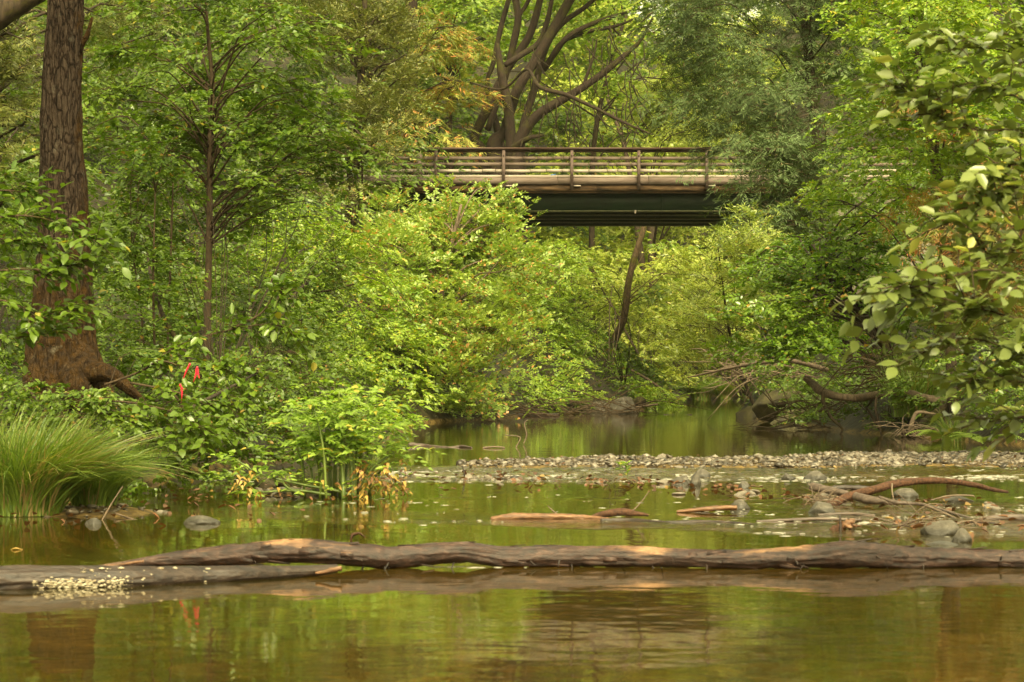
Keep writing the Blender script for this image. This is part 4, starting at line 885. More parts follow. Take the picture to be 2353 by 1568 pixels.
# ---------------------------------------------------------------- water plant island
def water_plant():
    g = np.random.default_rng(91); d = 20.6; base = P(790, 1140, d); base[2] = .03
    root = thing('water_plant', base, 'leafy yellow green water plant with thick stems and withered lower leaves on the gravel islet', 'plant')
    ends = []
    specs = [(815, 1145, 800, 1020), (825, 1146, 835, 1010), (820, 1146, 900, 985), (812, 1144, 770, 960), (830, 1146, 905, 1040), (790, 1140, 765, 1000), (760, 1140, 745, 1020), (740, 1138, 715, 1010), (770, 1143, 775, 1030), (850, 1142, 880, 1080),
             (700, 1135, 680, 1020), (720, 1138, 700, 1040), (735, 1140, 760, 1050), (810, 1144, 850, 950), (780, 1142, 810, 930), (750, 1138, 720, 930), (700, 1132, 660, 960), (830, 1142, 930, 960), (790, 1138, 850, 905), (770, 1136, 780, 900)]
    for i, (a, b, c, e) in enumerate(specs):
        dd = d+g.uniform(-.5, .5); p0 = P(a, b, dd); p0[2] = .0; p2 = P(c, e, dd+g.uniform(-.3, .3)); p1 = (p0+p2)/2+np.array([(p0[0]-p2[0])*.25, 0, .03])
        V, F = tube([p0, p1, p2], [.021, .016, .008] if i < 10 else [.012, .010, .006], 8, 14, .05); mb = MB(); mb.add(V, F); mb.build('stem', M['stem'], root, True, base); ends.append(p2)
    for q in ([(830, 1144), (760, 1125), (700, 1115), (600, 1090), (540, 1055)], [(760, 1138), (690, 1128), (620, 1130), (560, 1135)], [(700, 1138), (660, 1120), (640, 1090)]):
        V, F = tube([P(a, b, d-.2) for a, b in q], np.linspace(.016, .006, len(q)), 7, 20, .05); mb = MB(); mb.add(V, F); mb.build('stem', M['stem'], root, True, base); ends.append(P(*q[-1], d-.2))
    # compound leaves: pinnate sprays that fan out round each stem end
    lv = MB()
    def compound(p, dirv, ln, k, Ll, m=0, droop=.35):
        dirv = unit(dirv); sd = unit(np.cross(dirv, [0, 0, 1.])); t = np.linspace(.25, 1, k)
        ax = p+np.outer(t*ln, dirv)+np.outer(-droop*ln*t*t, [0, 0, 1.]); n = []
        for j in range(k):
            for s in ((-1, 1) if j < k-1 else (0,)):
                l_ = Ll*(1.1-.45*t[j]); lf = unit(dirv*(.75 if s else 1)+sd*s*.9+np.array([0, 0, g.normal(-.12, .22)])+g.normal(0, .12, 3)); nn = np.array([g.normal(0, .3), g.normal(-.2, .3), 1.]); s_ = unit(np.cross(lf, nn)); nv = np.cross(s_, lf)
                # toothed lance leaf
                ys = np.array([0, .2, .28, .48, .56, .78, 1.]); ws = np.array([0, .27, .2, .24, .15, .12, 0])*l_
                mid = ax[j]+np.outer(ys*l_, lf)-np.outer(.18*ys**2*l_, [0, 0, 1.]); V = np.concatenate([mid, mid+np.outer(ws, s_)+np.outer(ws*.25, nv), mid-np.outer(ws, s_)+np.outer(ws*.25, nv)])
                F_ = [[q, q+1, 8+q, 7+q] for q in range(6)]+[[14+q, 15+q, q+1, q] for q in range(6)]
                lv.add(V, [F_], m)
    for p in ends:
        for k in range(7):
            a = g.random()*6.283; compound(p+g.normal(0, .03, 3), np.array([math.cos(a), math.sin(a), g.uniform(-.1, .6)]), g.uniform(.14, .26), 4, .085)
    for k in range(330):
        x, y = g.normal(795, 95), g.normal(985, 48)
        if not (620 < x < 965 and 885 < y < 1075): continue
        a = g.random()*6.283; compound(P(x, y, d+g.uniform(-.5, .6)), np.array([math.cos(a), math.sin(a), g.uniform(-.1, .5)]), g.uniform(.14, .24), 4, .085)
    for k in range(26):
        x, y = g.uniform(480, 680), 0; y = 1075+(x-480)*.05+g.normal(0, 14); a = g.random()*6.283
        compound(P(x, y, d+g.uniform(-.3, .3)), np.array([math.cos(a), math.sin(a), g.uniform(0, .4)]), .13, 3, .07)
    for k in range(30):
        x, y = g.uniform(640, 900), g.uniform(1085, 1130); a = g.random()*6.283
        compound(P(x, y, d+g.uniform(-.5, .2)), np.array([math.cos(a), math.sin(a), g.uniform(0, .4)]), .12, 3, .06)
    tag(lv.build('leaves', M['umbel'], root, False, base), kind='stuff')
    lv = MB()
    for k in range(54):
        x, y = (g.uniform(820, 930), g.uniform(1050, 1130)) if k % 2 else (g.uniform(540, 900), g.uniform(1060, 1135))
        compound(P(x, y, d-.3+g.uniform(-.2, .3)), np.array([g.normal(0, .6), g.normal(0, .4), -1]), .10, 3, .06, 0, .1)
    tag(lv.build('withered_leaves', M['withered'], root, False, base), kind='stuff')
water_plant()
def sprig(label, px, py, d, h, seed):
    g = np.random.default_rng(seed); c = P(px, py, d); c[2] = 0.0; mb = MB(); V, F = tube([[0, 0, -.02], [.01, 0, h*.5], [0, 0, h]], [.003, .003, .001], 5, 6); mb.add(V, F, 1)
    n = 14; a = g.random(n)*6.283; ld = unit(np.stack([np.cos(a), np.sin(a), g.uniform(.1, .8, n)], -1)); ls = unit(np.cross(ld, [0, 0, 1.])); pos = np.stack([0*a, 0*a, g.uniform(.2, 1, n)*h], -1)
    add_leaves(mb, pos, ld, ls, np.cross(ls, ld), h*.5, h*.16, g, 1); o = mb.build('water_sprig', [M['umbel'], M['stem']]); o.location = c; tag(o, label, 'plant')
sprig('tiny yellow green sprig standing alone in the water right of the water plant', 1008, 1130, dist_w(1132), .08, 1)
sprig('small pale weed growing on the leaf littered gravel strip', 1440, 1100, dist_w(1105), .19, 2)
sprig('small green weed beside the flat gravel in the middle of the riffle', 1425, 1082, dist_w(1088), .12, 3)

# ---------------------------------------------------------------- stones
def ico(sub):
    import bmesh
    b = bmesh.new(); bmesh.ops.create_icosphere(b, subdivisions=sub, radius=1); V = np.array([v.co for v in b.verts]); F = np.array([[v.index for v in f.verts] for f in b.faces]); b.free(); return V, F
IC = {s: ico(s) for s in (1, 2, 3, 4)}
def stones(n, sampler, rmin, rmax, mat, name, label, seed, sub=2, flat=.5):
    g = np.random.default_rng(seed); V0, F0 = IC[sub]; x, y = sampler(g, n); z = terrain(x, y); ok = z > -.05; x, y, z = x[ok], y[ok], z[ok]; n = len(x)
    r = rmin+(rmax-rmin)*g.random(n)**4.5; s = np.stack([r*g.uniform(.8, 1.4, n), r*g.uniform(.7, 1.1, n), r*g.uniform(flat*.7, flat*1.3, n)], -1); a = g.random(n)*6.283
    off = g.random((n, 1, 3))*50; D = 1+.45*noise(V0[None]*1.3+off, 2)
    V = V0[None]*D[..., None]*s[:, None]; ca, sa = np.cos(a)[:, None], np.sin(a)[:, None]
    tl = g.normal(0, .25, (n, 1)); X_, Y_, Z_ = V[..., 0], V[..., 1], V[..., 2]+V[..., 0]*tl
    V = np.stack([X_*ca-Y_*sa+x[:, None], X_*sa+Y_*ca+y[:, None], Z_+(np.maximum(z, -.03)+s[:, 2]*.35)[:, None]], -1)
    mb = MB(); mb.add(V, [(F0[None]+(np.arange(n)*len(V0))[:, None, None]).reshape(-1, 3)]); o = mb.build(name, mat, None, sub > 1); return tag(o, label, 'gravel', kind='stuff')
def s_bar1(g, n):
    x = g.uniform(-1.6, 9, n); y = g.uniform(25.4, 34, n); k = bar(x, y)+g.normal(0, .16, n) > .84+.25*noise(np.stack([x*1.3, y*.9, 0*x], -1), 44); return x[k], y[k]
def s_bar2(g, n):
    x = g.uniform(-1.5, 5.5, n); yc = np.interp(x, [-1.2, 0, 1.3, 2.0, 3.0, 6], [24.6, 24.2, 23.3, 21.4, 19.2, 17.2]); y = yc+g.normal(0, .75, n)*np.interp(x, [-1, 2, 4], [1, .8, .9]); return x, y
def s_isl(g, n):
    a, r = g.random(n)*6.283, np.sqrt(g.random(n)); return -1.85+1.35*r*np.cos(a), 21.3+1.7*r*np.sin(a)
def s_tus(g, n):
    a, r = g.random(n)*6.283, np.sqrt(g.random(n)); return -3.0+1.5*r*np.cos(a), 17.9+1.5*r*np.sin(a)
stones(20000, s_bar1, .009, .032, M['grit'], 'gravel', 'dark wet grit between the cobbles of the bar', 21, 1)
stones(14000, s_bar1, .018, .065, M['stone'], 'gravel', 'pale cobble gravel bar crossing the creek', 1, 1)
stones(4600, s_bar2, .010, .06, M['stone'], 'gravel', 'thin strip of wet gravel and litter in front of the riffle', 2)
stones(900, s_isl, .010, .05, M['stone'], 'gravel', 'gravel islet under the yellow green water plant', 3)
stones(500, s_tus, .010, .05, M['stone'], 'gravel', 'gravel along the edge of the big sedge tussock', 4)
def rock(label, px, py, r_px, hgt=.6, mat='boulder', d=None, seed=0, wid=1.5, z=None, sub=4, group=None, name='stone'):
    """a stone resting at the waterline seen at (px, py = its foot)"""
    d = d or dist_w(py); c = P(px, py, d); c[2] = 0 if z is None else z; V0, F0 = IC[sub]; r = r_px/FPX*d
    off = np.array([seed*7.3, seed*3.1, seed*1.7]); D = 1+.30*noise(V0*.9+off, 4)+.10*fbm(V0*2.2+off, 3, 6)
    Q = V0*D[:, None]; 
    for q in range(7):      # a few flat faces
        nv = unit(np.array([math.sin(seed*3+q*2.1), math.cos(seed*1.7+q*2.9), .35+.6*math.sin(seed+q*1.3)**2])); dd = Q@nv-(.74+.1*math.sin(seed*5+q)); Q = Q-np.maximum(dd, 0)[:, None]*nv*.92
    Q = Q*[wid*r/1.0, r*1.1, r*hgt*2]; Q[:, 2] += r*hgt*.35
    mb = MB(); mb.add(Q, [F0]); o = mb.build(name, M[mat], None, True); o.location = c; return tag(o, label, 'rock' if r > .15 else 'stone', group)
rock('pale grey rock at the thick end of the arching branch', 1890, 1180, 26, .55, seed=1, wid=1.3)
rock('rounded grey stone under the middle of the arching branch', 2078, 1142, 26, .35, seed=2, wid=1.2)
rock('flat dark stone near the thin tip of the arching branch', 2200, 1152, 30, .22, seed=3, wid=1.2)
rock('largest olive grey stone in the litter just behind the main log', 2165, 1228, 34, .45, seed=4, wid=1.3)
rock('grey angular stone leaning against the largest one near the main log', 2210, 1245, 26, .55, seed=5, wid=1.0)
rock('pale submerged stone in front of the angular grey one', 2165, 1252, 22, .16, seed=6, wid=1.4)
rock('grey wet stone barely above the calm water at the left', 462, 1203, 30, .28, seed=7, wid=1.5)
rock('grey stone beside the yellow leaves at the left sedge edge', 215, 1205, 13, .5, seed=8)
rock('tall grey stone standing up on the litter strip', 1598, 1116, 14, .9, seed=9, wid=1.0)
rock('pale flat topped stone behind the tall one on the litter strip', 1612, 1098, 16, .5, seed=10)
rock('wide grey stone left of the tall one on the litter strip', 1568, 1112, 18, .5, seed=11)
rock('round dark wet stone alone in the pool right of the litter strip', 1810, 1102, 12, .5, seed=12)
rock('pointed grey stone alone in the pool nearest the arching branch', 1875, 1102, 17, .5, seed=13)
rock('small brown angular stone at the right end of the litter strip', 1710, 1122, 10, .8, seed=14)
rock('small grey stone behind the orange topped driftwood', 1700, 1170, 15, .6, seed=15)
rock('low smooth grey rock on the far waterline below the leaning alder', 1430, 954, 34, .55, 'boulder', 70, 16, 1.2)
rock('flatter grey rock just left of the smooth one on the far waterline', 1380, 953, 30, .4, 'boulder', 71, 17, 1.3)
rock('mossy brown boulder on the right bank waterline', 1790, 925, 50, .5, 'mossrock', 56, 18, 1.4, .35)
rock('dark mossy ledge rock at the far corner of the right bank', 1740, 948, 40, .3, 'mossrock', 62, 19, 1.4)
rock('dark rock under the hanging roots on the right bank', 1840, 960, 46, .35, 'mossrock', 54, 20, 1.6)
rock('dark wet rock below the trailing grass clump on the right bank', 2010, 985, 40, .28, 'mossrock', 47, 21, 1.8)
rock('dark rock at the foot of the sloping log on the right bank', 2090, 1000, 34, .3, 'mossrock', 43, 22, 1.5)
rock('dark brown stone behind the left part of the water plant', 610, 1112, 24, .5, 'mossrock', 22.4, 23, 1.3, .05)
rock('second dark brown stone touching the one behind the water plant', 650, 1108, 20, .6, 'mossrock', 22.6, 24, 1.1, .05)
g = np.random.default_rng(55); k = 0; V0, F0 = IC[3]; protos = []
for q in range(5):
    Q = V0*(1+.3*noise(V0*.9+q*9, 4)+.08*fbm(V0*2.2+q*5, 3, 6))[:, None]*[1.3, 1, .55]; mb = MB(); mb.add(Q, [F0]); protos.append(mesh('stone', Q, [F0], True)); protos[-1].materials.append(M['stone'])
while k < 90:
    if k < 64: x, y = g.uniform(-.8, 7), g.uniform(26.4, 33); grp, lab = 'cobbles on the gravel bar', 'grey brown cobble standing out of the gravel bar'
    else: x, y = s_bar2(g, 1); x, y = float(x[0]), float(y[0]); grp, lab = 'stones in the riffle', 'small wet stone breaking the water beside the litter strip'
    if k < 64 and bar(np.array(x), np.array(y)) < .8: continue
    o = bpy.data.objects.new('stone', protos[k % 5]); col.objects.link(o); r = float(g.uniform(.032, .062)); o.scale = (r, r, r*g.uniform(.5, .9)); o.rotation_euler = (g.normal(0, .15), g.normal(0, .15), g.random()*6.28)
    o.location = (x, y, max(float(terrain(x, y)), 0)+r*.2); tag(o, lab, 'stone', grp); k += 1

# ---------------------------------------------------------------- fallen leaves, foam and stand-in glints
def flat_leaves(n, sampler, L, mat, name, label, seed, cat='fallen leaves', zoff=.012, curl=.35):
    g = np.random.default_rng(seed); x, y = sampler(g, n); z = np.maximum(terrain(x, y), 0)+zoff+g.uniform(0, .03, len(x)); n = len(x); a = g.random(n)*6.283
    ld = unit(np.stack([np.cos(a), np.sin(a), g.normal(0, curl, n)], -1)); ls = unit(np.cross(ld, np.stack([g.normal(0, curl, n), g.normal(0, curl, n), np.ones(n)], -1)))
    mb = MB(); add_leaves(mb, np.stack([x, y, z], -1), ld, ls, np.cross(ls, ld), L, L*.6, g, 1); return tag(mb.build(name, M[mat]), label, cat, kind='stuff')
flat_leaves(300, s_bar2, .075, 'litter', 'fallen_leaves', 'orange and brown fallen leaves caught along the gravel strip', 5)
flat_leaves(60, lambda g, n: (lambda x, y: (x, y))(*s_bar1(g, n*4)), .06, 'litter', 'fallen_leaves', 'scattered rusty leaves lying among the bar cobbles', 6)
flat_leaves(60, s_isl, .06, 'litter', 'fallen_leaves', 'brown leaves lying round the water plant', 7)
flat_leaves(70, s_tus, .075, 'litter', 'fallen_leaves', 'yellow and orange leaves lying at the sedge edge', 8)
flat_leaves(60, lambda g, n: (g.normal(3.05, .4, n), g.normal(16.2, .35, n)), .08, 'litter', 'fallen_leaves', 'rust orange leaves caught in the twigs behind the main log', 9, zoff=.03)
def foam(n, sampler, label, seed, r=(.006, .03)):
    g = np.random.default_rng(seed); x, y = sampler(g, n); kk = noise(np.stack([x*1.1, y*1.6, 0*x+seed], -1), 71)+g.normal(0, .25, len(x)) > 0; x, y = x[kk], y[kk]; V0, F0 = IC[1]; n = len(x); rr = g.uniform(*r, n)
    V = V0[None]*np.stack([rr*g.uniform(1, 5, n), rr, rr*.22], -1)[:, None]+np.stack([x, y, 0*x+.001], -1)[:, None]
    mb = MB(); mb.add(V, [(F0[None]+(np.arange(n)*len(V0))[:, None, None]).reshape(-1, 3)]); return tag(mb.build('foam', M['foam'], None, True), label, 'foam', kind='stuff')
foam(200, lambda g, n: (g.uniform(-1.6, 2.2, n), dist_w(0)*0+g.choice([19.6, 20.6, 18.2, 17.2], n)+g.normal(0, .25, n)), 'white foam flecks floating on the pool behind the main log', 1, (.003, .010))
foam(520, lambda g, n: (g.uniform(1.4, 4.6, n), g.normal(17.6, 1.0, n)), 'white foam, bubbles and stand-in glints in the riffle on the right', 2, (.003, .012))  # elongated flecks, partly foam, partly painted sky glints
foam(3600, lambda g, n: (g.uniform(-1.4, 6, n), g.normal(25.5, .8, n)), 'white foam flecks and stand-in glints along the front edge of the gravel bar', 3, (.004, .014))  # most flecks stand in for sky glints on the broken water
foam(60, lambda g, n: (g.uniform(-3.3, -2.5, n), g.normal(24, 1.0, n)), 'foam flecks on the dark water behind the water plant', 4, (.004, .009))
foam(40, lambda g, n: (g.uniform(-.4, .2, n), g.normal(12.9, .07, n)), 'foam caught under the middle of the main log', 6, (.005, .014))

# ---------------------------------------------------------------- logs and driftwood
def main_log():
    pts = [(215, 1304, 3), (300, 1297, 9), (400, 1286, 17), (520, 1279, 23), (640, 1266, 26), (740, 1267, 26), (850, 1275, 26), (900, 1279, 25), (1050, 1270, 23), (1150, 1280, 24), (1300, 1280, 24), (1450, 1281, 23), (1600, 1283, 21), (1720, 1284, 22), (1850, 1278, 25), (1960, 1272, 30), (2080, 1282, 26), (2180, 1285, 23), (2300, 1287, 21), (2420, 1289, 22), (2560, 1292, 22), (2750, 1286, 20), (2950, 1270, 17), (3150, 1240, 14), (3400, 1190, 9), (3550, 1150, 5)]
    d = 12.9; Wp = np.array([P(a, b, d) for a, b, _ in pts]); Wp[:, 1] += .06*np.sin(np.arange(len(pts))*.8); rr = np.array([c for *_, c in pts])/FPX*d
    base = P(1180, 1280, d); root = thing('log', base, 'long crooked fallen log with peeling bark lying across the near water', 'log')
    def fur(th, c):
        T = th[None]+0*c[:, :1]; X_ = c[:, :1]+0*T; g1 = np.stack([np.cos(T)*1.6, np.sin(T)*1.6, X_*3], -1)
        pl = fbm(np.stack([np.cos(T)*5, np.sin(T)*5, X_*7], -1), 4, 9); kn = np.maximum(0, noise(np.stack([np.cos(T)*1.4, np.sin(T)*1.4, X_*4.5], -1), 12)-.45)
        return .05*fbm(g1, 3, 2)+.05*pl+.4*kn+.03*np.sign(pl-.35)
    V, F = tube(Wp, rr, 52, 860, 0, fur=fur); mb = MB(); mb.add(V, F); mb.build('trunk', M['log'], root, True, base)
    g = np.random.default_rng(4); mb = MB()
    for k in range(34):      # snapped twig stubs
        i = g.uniform(.12, .97); c = spline(np.hstack([Wp, rr[:, None]]), 200)[int(i*199)]; a = g.uniform(-2.6, .2); dv = np.array([g.normal(0, .4), -abs(math.cos(a)), math.sin(a)]); dv /= np.linalg.norm(dv)
        s = c[:3]+dv*c[3]*.8; ln = g.uniform(.02, .07); V, F = tube([s, s+dv*ln*.5+g.normal(0, .006, 3), s+dv*ln+g.normal(0, .012, 3)], [.007, .005, .002], 5, 5); mb.add(V, F)
    tag(mb.build('twig_stubs', M['darklog'], root, True, base), kind='stuff')
    mb = MB()
    for k in range(46):      # lifted bark flakes
        i = g.uniform(.1, .97); c = spline(np.hstack([Wp, rr[:, None]]), 200)[int(i*199)]; a = g.uniform(-1.2, 1.9); dv = np.array([0, -math.cos(a), math.sin(a)]); tv = np.cross(dv, [1, 0, 0]); s = c[:3]+dv*(c[3]*1.02)
        l_, w_ = g.uniform(.02, .07), g.uniform(.006, .018); lift = dv*g.uniform(.004, .016); V = [s-[l_, 0, 0]-tv*w_, s+[l_, 0, 0]-tv*w_*.6+lift, s+[l_*.8, 0, 0]+tv*w_*.7+lift, s-[l_*.9, 0, 0]+tv*w_]; V = np.array(V); V = np.vstack([V, V-dv*.004]); mb.add(V, [[[0, 1, 2, 3], [7, 6, 5, 4], [0, 4, 5, 1], [1, 5, 6, 2], [2, 6, 7, 3], [3, 7, 4, 0]]])
    tag(mb.build('bark_flakes', M['log'], root, False, base), kind='stuff')
    V, F = tube(np.array([P(205, 1305, d), P(260, 1300, d-.01), P(330, 1290, d-.03)]), np.array([2, 6, 5])/FPX*d, 10, 20, .1, squash=.6); mb = MB(); mb.add(V, F); mb.build('bare_tip', M['orange_wood'], root, True, base)['label'] = 'bare orange splintered tip'
main_log()
def low_log():
    pts = [(-160, 1345, 36, 11.5), (0, 1335, 33, 11.6), (150, 1333, 31, 11.7), (300, 1330, 30, 11.8), (450, 1327, 25, 12.0), (550, 1322, 22, 12.1), (650, 1317, 17, 12.25), (730, 1311, 12, 12.35), (775, 1306, 9, 12.4)]
    Wp = np.array([P(a, b, d) for a, b, _, d in pts]); rr = np.array([c/FPX*d for _, _, c, d in pts]); base = Wp[3].copy()
    root = thing('log', base, 'dark half sunken log at lower left with cream fungus along its waterline', 'log')
    def fur(th, c):
        T = th[None]+0*c[:, :1]; X_ = c[:, :1]+0*T; return .08*fbm(np.stack([np.cos(T)*1.6, np.sin(T)*1.6, X_*2.2], -1), 3, 22)+.06*fbm(np.stack([np.cos(T)*5, np.sin(T)*5, X_*6], -1), 3, 29)
    V, F = tube(Wp, rr, 64, 460, 0, fur=fur); mb = MB(); mb.add(V, F); mb.build('trunk', M['darklog'], root, True, base)
    g = np.random.default_rng(14); mb = MB(); V0, F0 = IC[1]; cs = spline(np.hstack([Wp, rr[:, None]]), 300); n = 0
    while n < 560:
        px = g.choice([120, 165, 205, 260, 330, 390], p=[.25, .2, .1, .25, .12, .08])+g.normal(12, 24)+0; 
        if n > 500: px = g.uniform(180, 470)
        x = (px-1176.5)/FPX*11.7; i = int(np.argmin(np.abs(cs[:, 0]-x))); c = cs[i]; a = g.normal(-.20, .17) if n < 500 else g.uniform(-.1, 1.0)
        dv = np.array([0, -math.cos(a), math.sin(a)]); p = c[:3]+dv*c[3]*1.04; p[0] = x
        if p[2] < -.02: n += 1; continue
        s = .003+.008*g.random()**2; V = V0*(1+.25*noise(V0*1.3+n, 3))[:, None]*[s*g.uniform(1, 2.4), s*.6, s*g.uniform(.4, .8)]+p; mb.add(V, [F0]); n += 1
    tag(mb.build('fungus', M['fungus'], root, True, base), kind='stuff')
    V, F = tube(np.array([P(725, 1318, 12.2), P(755, 1312, 12.2), P(785, 1306, 12.2)]), np.array([3, 5, 6])/FPX*12.2, 8, 12, .2); mb = MB(); mb.add(V, F); mb.build('broken_knot', M['orange_wood'], root, True, base)
low_log()
stick_thing('arching_branch', 'rough red brown branch arching over the riffle on the right', 'branch',
    [(1895, 1172, 19.2), (1910, 1160, 19.2), (1955, 1140, 19.3), (2010, 1125, 19.3), (2060, 1112, 19.4), (2120, 1105, 19.5), (2180, 1106, 19.6), (2240, 1115, 19.8), (2280, 1125, 20), (2315, 1131, 20.3)], [6, 10, 9.5, 9.5, 9, 8, 7, 6, 5, 3], 'redbranch', sides=28, rough=.14, n=220)
g = np.random.default_rng(8)
stick_thing('forked_branch', 'short stub forking down from the arching branch to the water', 'branch', [(2050, 1112, 19.3), (2050, 1130, 19.2), (2054, 1150, 19.1), (2056, 1164, 19.0)], [2, 1.6, 1.3, 1], 'deadtwig')
